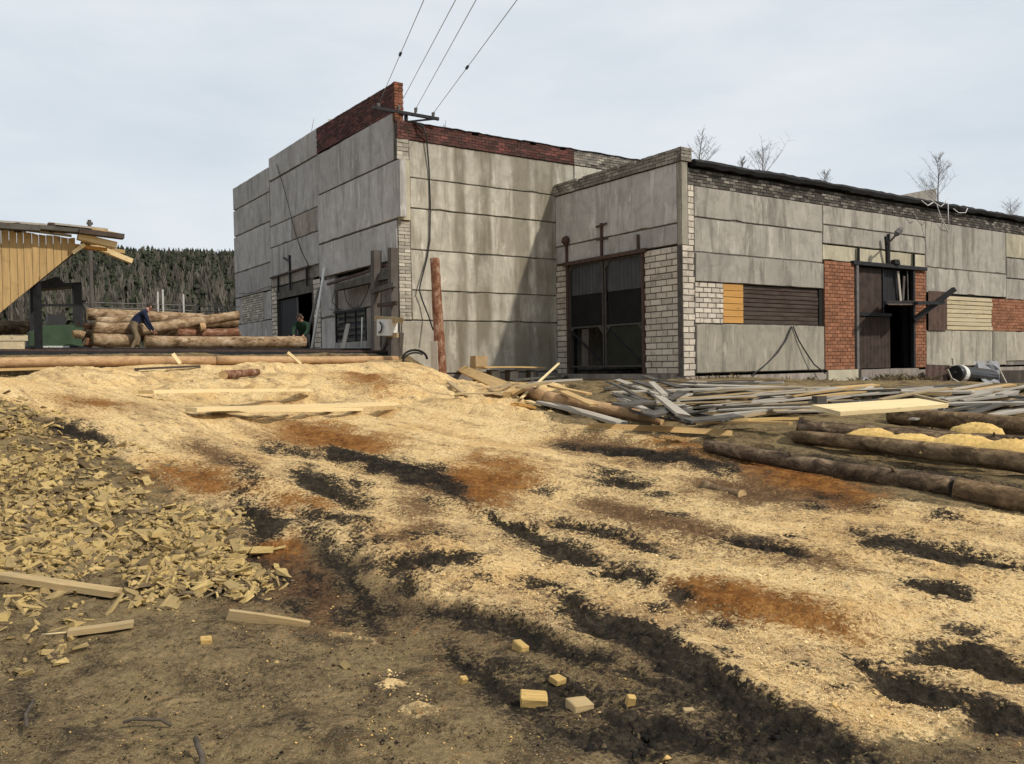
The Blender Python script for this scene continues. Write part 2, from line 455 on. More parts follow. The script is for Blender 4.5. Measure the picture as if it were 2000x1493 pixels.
MT['block_wood'] = m_wood('yellow_offcut', (0.50, 0.335, 0.125), 0.3, dirt=0.6, knots=0.0, fine=6.0)
MT['wood_small'] = m_wood('small_weathered_board', (0.44, 0.315, 0.155), 0.35, 0.5, (0.33, 0.255, 0.15), dirt=0.5, knots=0.2, fine=3.0)
MT['gate_frame'] = m_plain('grimy_gate_frame', (0.06, 0.054, 0.048), 0.9, 0, 0.4, 6)
MT['stick'] = m_plain('dry_stick', (0.075, 0.06, 0.045), 0.9, 0, 0.4, 20)
MT['joint'] = m_plain('joint_mortar', (0.15, 0.137, 0.12), 0.95, 0, 0.85, 1.6)
MT['door_rust'] = m_plain('dark_rusty_sheet', (0.04, 0.026, 0.021), 0.85, 0.0, 0.55, 3.0)
MT['opening_dark'] = m_plain('dark_opening_fill', (0.007, 0.007, 0.007), 0.95, 0.0, 0.6, 2.0)  # near-black colour stands in for the shade inside the gate openings
MT['bark_pile'] = m_bark('pine_bark_pale', (0.085, 0.052, 0.03), (0.32, 0.215, 0.125), (0.54, 0.43, 0.30), 6)
MT['bark_red'] = m_bark('peeled_red_log', (0.10, 0.042, 0.026), (0.22, 0.10, 0.058), (0.40, 0.29, 0.21), 7)
MT['bark_dark'] = m_bark('dark_muddy_log', (0.035, 0.026, 0.02), (0.125, 0.085, 0.054), (0.34, 0.245, 0.155), 8)
MT['bark_mid'] = m_bark('brown_log', (0.055, 0.037, 0.022), (0.19, 0.125, 0.07), (0.38, 0.27, 0.15), 7)
MT['bark_tan'] = m_bark('tan_log', (0.34, 0.21, 0.11), (0.46, 0.29, 0.155), (0.54, 0.37, 0.21))
MT['log_end'] = m_plain('cut_log_end', (0.40, 0.27, 0.13), 0.9, 0, 0.35, 9)
MT['log_end_dark'] = m_plain('weathered_log_end', (0.10, 0.08, 0.06), 0.9, 0, 0.4, 9)
MT['sawdust_yellow'] = m_plain('fresh_yellow_sawdust', (0.57, 0.39, 0.145), 0.97, 0, 0.35, 22, spec=0.05, bump=0.6)
MT['card'] = m_plain('cardboard', (0.34, 0.24, 0.13), 0.9, 0, 0.2, 6)
MT['twig'] = m_plain('bare_bark', (0.26, 0.245, 0.235), 0.9, 0, 0.3, 6)
MT['torn'] = m_plain('torn_white_strip', (0.55, 0.54, 0.52), 0.8, 0, 0.2, 6)
MT['weed'] = m_plain('dry_weeds', (0.16, 0.125, 0.07), 0.95, 0, 0.4, 9)
MT['skin'] = m_plain('skin', (0.36, 0.19, 0.13), 0.6, 0, 0.12, 9)
MT['hair'] = m_plain('dark_hair', (0.03, 0.022, 0.018), 0.8, 0, 0.3, 30)
MT['navy'] = m_plain('navy_cloth', (0.013, 0.018, 0.042), 0.95, 0, 0.35, 9)
MT['green_cloth'] = m_plain('dark_green_cloth', (0.014, 0.036, 0.02), 0.95, 0, 0.35, 9)
MT['khaki'] = m_plain('khaki_cloth', (0.17, 0.13, 0.08), 0.95, 0, 0.3, 9)
MT['black_cloth'] = m_plain('black_cloth', (0.02, 0.02, 0.022), 0.95, 0, 0.3, 9)

# ------------------------------------------------------------------ ground: where which soil lies
_H0 = H
def _low(X, Y):
    X = np.asarray(X, float); Y = np.asarray(Y, float)
    wv = (X * 0.635 + Y * 0.772); uv = (X * 0.772 - Y * 0.635)
    zone = sstep(Y, 3.5, 6.5) * (1 - sstep(Y, 16, 21)) * sstep(X, -5.5, -2.0)
    r1 = fbm(wv * 0.85, uv * 0.14, 5, 3) * 0.56 * zone
    soft = fbm(X * 0.55, Y * 0.55, 31, 3) * 0.16 * (1 - sstep(Y, 24, 40))
    rut = fbm(wv * 1.6, uv * 0.3, 77, 3) * 0.10 * (1 - sstep(Y, 6, 10))
    bank = (fbm(X * 0.8 + 4, Y * 0.9, 91, 4) * 0.42 + fbm(X * 2.2, Y * 2.6, 95, 3) * 0.22) * sstep(Y, 13, 16) * (1 - sstep(Y, 22, 25)) * sstep(crest_q(X, Y), 1.2, 3.0) * (1 - sstep(X, 1.5, 4))
    return r1 + soft + rut + bank
def H(X, Y):
    return _H0(X, Y) + _low(X, Y)

def stroke(pts, hw):
    """px centre line + half width -> px polygon with tapered ends"""
    n = len(pts); up = []; dn = []
    for i, (x, y) in enumerate(pts):
        x0, y0 = pts[max(i - 1, 0)]; x1, y1 = pts[min(i + 1, n - 1)]
        dx, dy = x1 - x0, y1 - y0; L = math.hypot(dx, dy) or 1
        k = hw * (0.55 if i in (0, n - 1) and n > 1 else 1.0)
        up.append((x + dy / L * k, y - dx / L * k)); dn.append((x - dy / L * k, y + dx / L * k))
    if n == 1:
        x, y = pts[0]
        return [(x + hw * 1.5 * math.cos(a), y + hw * math.sin(a)) for a in np.linspace(0, 2 * math.pi, 9)[:-1]]
    (xa, ya), (xb, yb) = pts[0], pts[1]; L = math.hypot(xb - xa, yb - ya)
    s = (xa - (xb - xa) / L * hw, ya - (yb - ya) / L * hw)
    (xa, ya), (xb, yb) = pts[-1], pts[-2]; L = math.hypot(xb - xa, yb - ya)
    e = (xa - (xb - xa) / L * hw, ya - (yb - ya) / L * hw)
    return [s] + up + [e] + dn[::-1]

DARK = [([(585, 935), (640, 955), (695, 990)], 20), ([(488, 1000), (510, 1028), (545, 1025)], 30), ([(600, 1015), (665, 1025)], 13),
    ([(640, 885), (720, 908), (790, 925), (850, 935), (880, 962)], 15), ([(850, 930), (895, 968)], 24), ([(770, 1115), (830, 1102), (910, 1088)], 19), ([(790, 1145)], 11),
    ([(955, 1020), (1030, 1055), (1100, 1080), (1160, 1102)], 15), ([(1060, 1018), (1120, 1032), (1200, 1055), (1290, 1085)], 8),
    ([(1185, 1130), (1250, 1132)], 22), ([(1095, 1185), (1150, 1215), (1185, 1235)], 24), ([(840, 1188), (950, 1222), (1060, 1258), (1180, 1292)], 13),
    ([(1190, 1230), (1280, 1262), (1330, 1300), (1400, 1340), (1460, 1382), (1540, 1425), (1640, 1462)], 30),
    ([(1775, 1140), (1830, 1155), (1885, 1170)], 13), ([(1800, 1300), (1880, 1290), (1960, 1312), (2030, 1335)], 25), ([(1690, 1308), (1740, 1350), (1800, 1368), (1860, 1372)], 20),
    ([(1870, 1370), (1930, 1402), (2030, 1435)], 26), ([(1865, 1240), (1900, 1242)], 8), ([(1645, 1355)], 6), ([(1185, 942), (1245, 946)], 16), ([(1180, 920), (1212, 926)], 6),
    ([(1270, 975), (1300, 970)], 6), ([(320, 1075), (400, 1085), (470, 1120)], 26), ([(640, 1075), (668, 1100), (700, 1170), (740, 1225)], 14),
    ([(540, 868), (600, 898)], 6), ([(110, 835), (185, 868)], 20), ([(1000, 1215), (1030, 1245)], 5), ([(1420, 1062), (1500, 1075), (1560, 1090)], 10), ([(1690, 1062), (1800, 1085), (1900, 1102), (2030, 1112)], 11),
    ([(1030, 1145), (1090, 1165)], 9), ([(455, 975), (480, 960)], 8), ([(880, 1262), (950, 1332), (1050, 1392)], 14), ([(1180, 1400), (1300, 1440), (1420, 1475)], 24), ([(1500, 1465), (1640, 1490)], 26),
    ([(1230, 1318), (1320, 1350)], 16), ([(330, 1145), (440, 1160)], 16)]
HALF = [([(960, 1310), (1150, 1385), (1400, 1450), (1700, 1500)], 62), ([(880, 1265), (950, 1330), (1050, 1390), (1150, 1440), (1300, 1490)], 44), ([(10, 1290), (50, 1350), (60, 1440)], 26), ([(540, 1375), (600, 1420)], 22), ([(1300, 1350), (1450, 1420), (1600, 1480)], 55),
    ([(1420, 880), (1600, 905), (1800, 930), (2030, 965)], 16), ([(430, 1340), (470, 1375)], 14), ([(600, 1290), (610, 1340)], 6), ([(130, 1440), (250, 1470)], 14)]
BROWN = [([(1440, 925), (1560, 960), (1680, 985)], 26), ([(1380, 900), (1480, 930)], 10), ([(1095, 870), (1200, 885), (1320, 892), (1430, 915)], 15), ([(1150, 990), (1250, 1012), (1350, 1036), (1425, 1060)], 16), ([(1440, 1062), (1530, 1082), (1630, 1105)], 17),
    ([(1370, 950), (1450, 965), (1600, 977), (1680, 980)], 17), ([(390, 880), (455, 905)], 12), ([(500, 1090), (600, 1130), (640, 1195)], 40), ([(800, 982), (835, 1000)], 14), ([(1320, 1150), (1380, 1190), (1440, 1200)], 20), ([(760, 1060), (840, 1045)], 12),
    ([(690, 900), (860, 950), (950, 980)], 20)]
RUST = [([(570, 848), (640, 858), (740, 872)], 18), ([(885, 940), (960, 955), (1010, 942)], 26), ([(1340, 1152), (1420, 1172), (1530, 1192), (1640, 1235)], 25), ([(320, 930), (400, 940), (475, 955)], 16),
    ([(1450, 892), (1550, 932), (1660, 962)], 16), ([(1300, 862), (1380, 878)], 8), ([(520, 1065), (560, 1068)], 14), ([(130, 785), (225, 792)], 6), ([(700, 735), (740, 745)], 8), ([(400, 925), (440, 945)], 10), ([(930, 900), (1040, 920)], 8), ([(560, 985), (620, 990)], 8)]
SAW = [(-40, 770), (60, 740), (170, 725), (500, 722), (780, 722), (870, 740), (1010, 770), (1150, 836), (1290, 846), (1380, 868), (1450, 895), (1640, 965), (1850, 992), (2450, 1060), (2450, 1290),
       (1900, 1425), (1700, 1448), (1560, 1418), (1420, 1345), (1290, 1266), (1190, 1215), (1175, 1262), (1060, 1238), (960, 1212), (850, 1172), (760, 1150), (700, 1085), (620, 1075), (560, 1060), (480, 1060), (400, 1000), (300, 950), (190, 868), (90, 815), (-20, 775)]
SPOT = [([(740, 1335), (775, 1334)], 12), ([(800, 1390), (835, 1392)], 14), ([(650, 1243), (735, 1255)], 4), ([(1075, 1253), (1170, 1258)], 5), ([(985, 1390)], 6)]
_rs = random.Random(77)
for _k in range(34):
    _x = _rs.uniform(470, 730); _y = _rs.uniform(900, 1190) + (_x - 600) * .25
    DARK.append(([(_x, _y), (_x + _rs.uniform(8, 26), _y + _rs.uniform(2, 16))], _rs.uniform(3.5, 8)))
for _k in range(46):
    _x = _rs.uniform(720, 1950); _y = _rs.uniform(880, 1390)
    if _y < 1150 - (_x - 760) * -.23 + 60 and _y > 850 + max(0, _x - 1400) * .27: DARK.append(([(_x, _y), (_x + _rs.uniform(6, 26), _y + _rs.uniform(1, 9))], _rs.uniform(2, 4.5)))
DARK.append(([(1110, 876), (1200, 889), (1330, 894), (1430, 917)], 8)); DARK.append(([(640, 1085), (620, 1060)], 10)); DARK.append(([(1320, 1165), (1350, 1180)], 12))
CHIPS = [(-120, 770), (-20, 778), (60, 806), (190, 872), (290, 955), (400, 1015), (462, 1080), (470, 1130), (380, 1150), (300, 1150), (220, 1140), (-120, 1115)]
def wpoly(poly):
    return np.array([on_ground(x, y)[:2] for x, y in poly])
def poly_field(X, Y, poly, soft):
    """0..1, 0.5 on the outline of a world polygon, SOFT metres wide"""
    out = np.zeros_like(X)
    lo = poly.min(0) - soft * 1.5; hi = poly.max(0) + soft * 1.5
    sel = np.nonzero((X > lo[0]) & (X < hi[0]) & (Y > lo[1]) & (Y < hi[1]))[0]
    if len(sel) == 0: return out
    x = X[sel]; y = Y[sel]
    inside = np.zeros(len(sel), bool); dist = np.full(len(sel), 1e9)
    n = len(poly)
    for i in range(n):
        x0, y0 = poly[i]; x1, y1 = poly[(i + 1) % n]
        cond = ((y0 > y) != (y1 > y))
        with np.errstate(divide='ignore', invalid='ignore'):
            xi = (x1 - x0) * (y - y0) / (y1 - y0 + 1e-12) + x0
        inside ^= cond & (x < xi)
        dx, dy = x1 - x0, y1 - y0; L2 = dx * dx + dy * dy + 1e-12
        t = np.clip(((x - x0) * dx + (y - y0) * dy) / L2, 0, 1)
        dist = np.minimum(dist, np.hypot(x - x0 - t * dx, y - y0 - t * dy))
    out[sel] = np.clip(0.5 + np.where(inside, dist, -dist) / (2 * soft), 0, 1)
    return out
_polys = {}
def _mk(key, lst):
    _polys[key] = []
    for e in lst:
        p = wpoly(stroke(e[0], e[1] * 1.12)); d = p[:, 1].mean()
        _polys[key].append((p, (0.05 if key in ('rust', 'brown') else 0.024) * d))
_mk('dark', DARK); _mk('half', HALF); _mk('brown', BROWN); _mk('rust', RUST); _mk('spot', SPOT)
_polys['saw'] = [(wpoly(SAW), 0.22)]
_polys['chips'] = [(wpoly(CHIPS), 0.5)]
def soils(X, Y):
    """sawdust, black mud, rust, brown (0..1 each) at world points"""
    k = 0.017 * np.clip(Y, 2, 20)
    wx = X + k * (fbm(X * 3.1, Y * 3.1, 201, 3) * 1.5 + fbm(X * 9, Y * 9, 203, 2) * 0.8)
    wy = Y + k * (fbm(X * 3.1 + 50, Y * 3.1, 207, 3) * 2.6 + fbm(X * 9 + 9, Y * 9, 209, 2) * 1.4)
    def mx(key):
        o = np.zeros_like(X)
        for p, s in _polys[key]: o = np.maximum(o, poly_field(wx, wy, p, s))
        return o
    saw = mx('saw'); q = crest_q(X, Y)
    bank = sstep(q, 0.5, 0.9) * (1 - sstep(q, 7, 9)) * sstep(X, -12.5, -10) * (1 - sstep(X, 3.0 - 0.30 * (Y - 14.7), 3.9 - 0.30 * (Y - 14.7)))
    saw = np.maximum(saw, bank)
    heap = np.hypot(X + 6.6, (Y - 9.8) * 0.9)
    saw = np.maximum(saw, sstep(q, 5, 7) * (1 - sstep(q + fbm(X, Y, 219, 3) * 3, 12.5, 14)) * sstep(X, -12.5, -10) * (1 - sstep(X, -3.5, -2.5)))
    saw = saw * (1 - sstep(mx('chips') + fbm(X * 2, Y * 2, 215, 3) * .5, .45, .62))
    saw = np.maximum(saw, mx('spot'))
    dark = np.maximum(mx('dark'), mx('half') * (0.52 + 0.5 * fbm(X * 4, Y * 4, 221, 3)))
    halo = np.zeros_like(X)
    for p, s in _polys['dark']: halo = np.maximum(halo, poly_field(wx, wy, p, s * 4.0))
    brown = np.maximum(mx('brown'), 0.33 * sstep(halo, .15, .5))
    return saw, dark, mx('rust'), brown

# ------------------------------------------------------------------ ground mesh: one sheet to the horizon
_az = np.radians(np.concatenate([np.arange(-180, -42, 4.0), np.arange(-42, 42.01, 0.095), np.arange(46, 180, 4.0)]))
_rr = [0.4]
while _rr[-1] < 6000:
    r = _rr[-1]
    _rr.append(r * (1.0048 if 2.2 < r < 26 else (1.02 if r < 60 and r > 1.5 else 1.07)))
_rr = np.array(_rr)
A, R = np.meshgrid(_az, _rr)
GX = (R * np.sin(A)).ravel(); GY = (R * np.cos(A)).ravel()
GZ = H(GX, GY)
near = (GY > 1.5) & (R.ravel() < 45) & (np.abs(A.ravel()) < 0.75)
SO = [np.zeros_like(GX) for _ in range(4)]
for dst, src in zip(SO, soils(GX[near], GY[near])): dst[near] = src
fx, fy = GX[near], GY[near]
s_, d_, r_, b_ = (v[near] for v in SO)
dd = sstep(d_, 0.3, 0.75)
fine = fbm(fx * 7, fy * 7, 301, 3) * 0.035 + fbm(fx * 22, fy * 22, 305, 2) * 0.016
clod = (np.abs(fbm(fx * 9, fy * 9, 311, 3)) * 0.11 + fbm(fx * 24, fy * 24, 315, 2) * 0.06)
mud = fbm(fx * 4.2, fy * 4.2, 321, 3) * 0.03 + fbm(fx * 17, fy * 17, 325, 3) * 0.018
edge = np.exp(-((d_ - 0.28) / 0.16) ** 2)
ssaw = sstep(s_, 0.4, 0.7)
GZ[near] += ssaw * (0.018 + fine) + (1 - ssaw) * mud + dd * (clod * 0.75 - 0.022) + edge * 0.01 * ssaw + sstep(r_, 0.4, 0.7) * fine * 0.5
ncol = len(_az); nrow = len(_rr)
verts = np.stack([GX, GY, GZ], 1)
i0 = (np.arange(nrow - 1)[:, None] * ncol + np.arange(ncol)[None, :])
i1 = (np.arange(nrow - 1)[:, None] * ncol + (np.arange(ncol)[None, :] + 1) % ncol)
quads = np.stack([i0, i0 + ncol, i1 + ncol, i1], -1).reshape(-1, 4)[:, ::-1]
verts = np.vstack([verts, [[0, 0, float(GZ[:ncol].mean())]]])
tris = np.array([[len(verts) - 1, (j + 1) % ncol, j] for j in range(ncol)])
me = bpy.data.meshes.new('ground')
nl = quads.size + tris.size
me.vertices.add(len(verts)); me.vertices.foreach_set('co', verts.ravel())
me.loops.add(nl); me.loops.foreach_set('vertex_index', np.concatenate([quads.ravel(), tris.ravel()]).astype(np.int32))
me.polygons.add(len(quads) + len(tris))
ls = np.concatenate([np.arange(len(quads)) * 4, quads.size + np.arange(len(tris)) * 3]).astype(np.int32)
me.polygons.foreach_set('loop_start', ls)
me.polygons.foreach_set('use_smooth', np.ones(len(ls), bool))
me.update(calc_edges=True); me.validate()
ca = me.color_attributes.new('soil', 'FLOAT_COLOR', 'POINT')
cd = np.zeros((len(verts), 4), np.float32)
for i in range(4): cd[:-1, i] = SO[i]
ca.data.foreach_set('color', cd.ravel())

t = NT('soil_and_sawdust', 0.97, 0.06)
P = t.pos()
att = t.n('ShaderNodeAttribute'); att.attribute_name = 'soil'
ch = t.n('ShaderNodeSeparateColor'); t.s(ch.inputs[0], att.outputs['Color'])
saw, dark, rust, brown = ch.outputs[0], ch.outputs[1], ch.outputs[2], att.outputs['Alpha']
n1 = t.noise(P, 5.5, 6, 0.66); n2 = t.noise(P, 26, 5, 0.7); n3 = t.noise(P, 85, 3, 0.7); n4 = t.noise(P, 1.1, 5, 0.6)
vcell = t.voro(P, 55, 'F1', 1); vs = t.sep(vcell)[0]
vcell2 = t.voro(P, 150, 'F1', 1); vs2 = t.sep(vcell2)[1]
gr = t.math('ADD', t.math('MULTIPLY', n1, 0.5), t.math('MULTIPLY', n2, 0.5))
gm = t.math('ADD', t.math('MULTIPLY', n1, 0.35), t.math('ADD', t.math('MULTIPLY', n2, 0.4), t.math('MULTIPLY', n3, 0.25)))
def edge_mask(m, amp=0.9, w=0.10, c=0.5):
    e = t.math('ADD', m, t.math('MULTIPLY', t.math('SUBTRACT', gm, 0.5), amp))
    e = t.math('ADD', e, t.math('MULTIPLY', t.math('SUBTRACT', vs, 0.5), 0.30))
    return t.ss(e, c - w, c + w)
# trodden soil with sawdust ground into it
c_mud = t.ramp(gr, [(0.36, (0.065, 0.046, 0.025)), (0.5, (0.185, 0.134, 0.070)), (0.64, (0.33, 0.245, 0.13))])
c_mud = t.mix(t.ss(n4, 0.42, 0.62), c_mud, t.mix(0.55, c_mud, (0.27, 0.20, 0.095)))
n5 = t.noise(P, 2.3, 7, 0.72, 0.5)
c_mud = t.mix(t.math('MULTIPLY', t.ss(n5, 0.48, 0.62), 0.75), c_mud, (0.042, 0.031, 0.022))
c_mud = t.mix(t.math('MULTIPLY', t.ss(vs2, 0.80, 0.9), 0.5), c_mud, (0.33, 0.26, 0.16))
c_mud = t.mix(t.math('MULTIPLY', t.ss(n3, 0.6, 0.7), 0.6), c_mud, (0.045, 0.036, 0.026))
c_mud = t.mix(t.math('MULTIPLY', t.ss(t.noise(P, 15, 8, 0.8), 0.54, 0.60), 0.65), c_mud, (0.035, 0.026, 0.018))
# sawdust
c_saw = t.ramp(t.math('ADD', t.math('MULTIPLY', n1, 0.4), t.math('MULTIPLY', n2, 0.6)), [(0.34, (0.49, 0.31, 0.13)), (0.5, (0.735, 0.525, 0.255)), (0.66, (0.86, 0.69, 0.40))])
c_saw = t.mix(t.math('MULTIPLY', t.ss(n4, 0.48, 0.66), 0.55), c_saw, (0.54, 0.315, 0.115))
rot_ = t.n('ShaderNodeMapping'); t.s(rot_.inputs[0], P); rot_.inputs['Rotation'].default_value = (0, 0, RAD(39.4)); 
st_ = t.noise(t.map(rot_.outputs[0], (0.35, 1.9, 1.0)), 1.6, 7, 0.7, 0.8)
c_saw = t.mix(t.math('MULTIPLY', t.ss(st_, 0.48, 0.62), 0.55), c_saw, (0.27, 0.165, 0.085))
c_saw = t.mix(t.math('MULTIPLY', t.ss(t.noise(P, 9, 6, 0.75), 0.52, 0.62), t.math('MULTIPLY', t.ss(st_, 0.40, 0.56), 0.8)), c_saw, (0.09, 0.06, 0.038))
c_saw = t.mix(t.math('MULTIPLY', t.ss(vs2, 0.72, 0.85), 0.5), c_saw, (0.85, 0.66, 0.35))
c_saw = t.mix(t.math('MULTIPLY', t.ss(vs, 0.86, 0.93), 0.55), c_saw, (0.24, 0.135, 0.06))
c_saw = t.mix(t.math('MULTIPLY', t.ss(n3, 0.58, 0.7), 0.45), c_saw, (0.30, 0.18, 0.085))
c_rust = t.ramp(gr, [(0.36, (0.05, 0.02, 0.009)), (0.5, (0.20, 0.08, 0.020)), (0.66, (0.40, 0.20, 0.06))])
c_brown = t.ramp(gr, [(0.36, (0.032, 0.018, 0.011)), (0.5, (0.095, 0.050, 0.027)), (0.66, (0.26, 0.155, 0.075))])
c_dark = t.ramp(gr, [(0.38, (0.008, 0.0072, 0.006)), (0.52, (0.024, 0.020, 0.016)), (0.66, (0.085, 0.066, 0.045))])
c = t.mix(edge_mask(saw, 1.3, 0.12), c_mud, c_saw)
c = t.mix(t.math('MULTIPLY', edge_mask(brown, 2.2, 0.26, 0.36), 0.94), c, c_brown)
c = t.mix(t.math('MULTIPLY', edge_mask(rust, 1.9, 0.26, 0.35), 0.97), c, c_rust)
c = t.mix(t.math('MULTIPLY', edge_mask(dark, 2.1, 0.17, 0.40), 0.97), c, c_dark)
# far land: dry meadow
py_ = t.math('ADD', t.math('ABSOLUTE', t.sep(P)[0]), t.sep(P)[1])
c = t.mix(t.ss(py_, 48, 70), c, t.ramp(n4, [(0.35, (0.075, 0.068, 0.042)), (0.65, (0.13, 0.11, 0.07))]))
t.col(c)
t.bump(t.math('ADD', t.math('MULTIPLY', n2, 1.0), t.math('ADD', t.math('MULTIPLY', n3, 0.45), t.math('MULTIPLY', vs, 0.25))), 0.85, 0.035)
MT['ground'] = t.done()
me.materials.append(MT['ground'])
ground = link('ground', me)
tag(ground, 'sawdust and dark mud ground of the timber yard', kind='structure')

# ------------------------------------------------------------------ the wooded hill behind the yard
def forest():
    r = RNG
    def conifer(k):
        v = []; f = []; mi = []
        def tri(a, b, c, m): v.extend([a, b, c]); f.append((len(v) - 3, len(v) - 2, len(v) - 1)); mi.append(m)
        rng = random.Random(k)
        tri((-.16, 0, 0), (.16, 0, 0), (0, 0, 12), 2); tri((0, -.16, 0), (0, .16, 0), (0, 0, 12), 2)
        pine = k % 2
        z0 = 5.5 if pine else 2.0
        nt = 7
        for i in range(nt):
            z = z0 + (14.2 - z0) * i / nt
            rad = (2.1 if pine else 2.5) * (1 - i / nt * 0.86) * rng.uniform(0.8, 1.15)
            for j in range(6):
                a = rng.uniform(0, 6.28); w = rng.uniform(0.55, 0.95); d = rng.uniform(-0.7, 0.2)
                rr = rad * rng.uniform(0.65, 1.1)
                ca, sa = math.cos(a), math.sin(a)
                tri((0, 0, z + rng.uniform(0.8, 2.2)), (ca * rr - sa * w, sa * rr + ca * w, z + d), (ca * rr + sa * w, sa * rr - ca * w, z + d + rng.uniform(-.3, .3)), 0)
        return np.array(v), np.array(f), np.array(mi)
    def birch(k):
        v = []; f = []; mi = []
        rng = random.Random(100 + k)
        def tri(a, b, c, m): v.extend([a, b, c]); f.append((len(v) - 3, len(v) - 2, len(v) - 1)); mi.append(m)
        tri((-.13, 0, 0), (.13, 0, 0), (0.1, 0, 13), 1); tri((0, -.13, 0), (0, .13, 0), (0.1, 0, 13), 1)
        for i in range(26):
            z = rng.uniform(4.5, 12); a = rng.uniform(0, 6.28); L = rng.uniform(0.5, 1.5) * (1.15 - z / 16)
            x, y = math.cos(a) * L, math.sin(a) * L; h = rng.uniform(2.0, 3.8); w = rng.uniform(.05, .12)
            tri((0, 0, z), (x, y, z + h), (x * 0.8 + w * 3, y * 0.8 - w * 3, z + h * 0.9 - w * 5), 3)
        return np.array(v), np.array(f), np.array(mi)
    con = [conifer(k) for k in range(6)]; bir = [birch(k) for k in range(5)]
    V = []; F = []; MI = []; n0 = 0
    N = 9500
    rad = np.sqrt(r.uniform(215 ** 2, 690 ** 2, N)); az = np.radians(r.uniform(-43, -6, N))
    X = rad * np.sin(az); Y = rad * np.cos(az); Z = H(X, Y)
    sc = r.uniform(0.75, 1.2, N); rot = r.uniform(0, 6.28, N)
    pc = 0.15 + 0.62 * sstep(rad + fbm(X / 60, Y / 60, 411, 3) * 260, 330, 620)
    isc = r.uniform(0, 1, N) < pc
    for i in range(N):
        v, f, mi = (con if isc[i] else bir)[i % (6 if isc[i] else 5)]
        c, s = math.cos(rot[i]) * sc[i], math.sin(rot[i]) * sc[i]
        w = np.empty_like(v)
        w[:, 0] = v[:, 0] * c - v[:, 1] * s + X[i]; w[:, 1] = v[:, 0] * s + v[:, 1] * c + Y[i]; w[:, 2] = v[:, 2] * sc[i] + Z[i] - 0.2
        V.append(w); F.append(f + n0); MI.append(mi); n0 += len(v)
    V = np.vstack(V); F = np.vstack(F); MI = np.concatenate(MI)
    me = bpy.data.meshes.new('forest')
    me.vertices.add(len(V)); me.vertices.foreach_set('co', V.ravel())
    me.loops.add(F.size); me.loops.foreach_set('vertex_index', F.ravel().astype(np.int32))
    me.polygons.add(len(F)); me.polygons.foreach_set('loop_start', (np.arange(len(F)) * 3).astype(np.int32))
    for nm, c, s2 in (('conifer_needles', (0.046, 0.052, 0.034), 0.45), ('birch_bark', (0.19, 0.18, 0.16), 0.3), ('pine_bark', (0.075, 0.055, 0.042), 0.3), ('bare_twigs', (0.12, 0.107, 0.09), 0.35)):  # needle colour lightened and greyed to stand in for distance haze
        me.materials.append(m_plain(nm, c, 0.95, 0, s2, 0.05, spec=0.05, bump=0))
    me.polygons.foreach_set('material_index', MI.astype(np.int32))
    me.update(calc_edges=True)
    o = link('forest', me)
    tag(o, 'dark conifers and bare birches covering the far hillside', 'forest', kind='stuff')
forest()

# ------------------------------------------------------------------ buildings
def fp(face, u, z, out=0.0):
    if face == 'F': return (u, -out, z)
    if face == 'S': return (u, Y_S - out, z)
    if face == 'G': return (X_G - out, u, z)
    return (X_W - out, u, z)
def flip(face): return face in 'GW'
def fbox(mb, face, u0, u1, z0, z1, o0, o1, mi=0, jit=0.0):
    """box on a wall face between two distances out of the wall"""
    a = fp(face, u0, z0, o0); b = fp(face, u1, z1, o1)
    lo = [min(p, q) for p, q in zip(a, b)]; hi = [max(p, q) for p, q in zip(a, b)]
    return mb.box(lo, hi, mi, jit)
def panel(face, u0, u1, z0, z1, mat, parent, out=0.0, th=0.22, gap=0.018, chip=0.012, name='concrete_panel', label=None):
    u0 += gap; u1 -= gap; z0 += gap; z1 -= gap
    edge = []
    def side(p, q, n):
        for i in range(n):
            t = i / n
            edge.append([p[0] + (q[0] - p[0]) * t, p[1] + (q[1] - p[1]) * t])
    nu = max(3, int((u1 - u0) / 0.35)); nz = max(2, int((z1 - z0) / 0.4))
    side((u0, z0), (u1, z0), nu); side((u1, z0), (u1, z1), nz); side((u1, z1), (u0, z1), nu); side((u0, z1), (u0, z0), nz)
    for e in edge:
        k = chip * (3.5 if random.random() < 0.07 else 1.0)
        cu, cz = (u0 + u1) / 2, (z0 + z1) / 2
        e[0] += (cu - e[0]) / abs(cu - e[0] + 1e-6) * random.uniform(0, k) * 0.6
        e[1] += (cz - e[1]) / abs(cz - e[1] + 1e-6) * random.uniform(0, k)
    n = len(edge); mb = MB(); bev = 0.012
    def inset(e):
        return (e[0] + (bev if e[0] < (u0 + u1) / 2 else -bev) * (abs(e[0] - (u0 + u1) / 2) > (u1 - u0) / 2 - 0.06),
                e[1] + (bev if e[1] < (z0 + z1) / 2 else -bev) * (abs(e[1] - (z0 + z1) / 2) > (z1 - z0) / 2 - 0.06))
    tilt = random.uniform(-0.012, 0.012); o = out + random.uniform(-0.008, 0.008)
    f0 = [fp(face, *inset(e), o + tilt * (e[1] - z0) / max(z1 - z0, .1)) for e in edge]
    f1 = [fp(face, e[0], e[1], o - bev) for e in edge]
    f2 = [fp(face, e[0], e[1], o - th) for e in edge]
    fs = [tuple(range(n))]
    for r in (0, 1):
        for i in range(n):
            j = (i + 1) % n
            fs.append((r * n + i, (r + 1) * n + i, (r + 1) * n + j, r * n + j))
    if flip(face): fs = [f[::-1] for f in fs]
    mb.add(f0 + f1 + f2, fs)
    ob = mb.build(name, mat, parent)
    if label: ob['label'] = label
    return ob
_block_mesh = {}
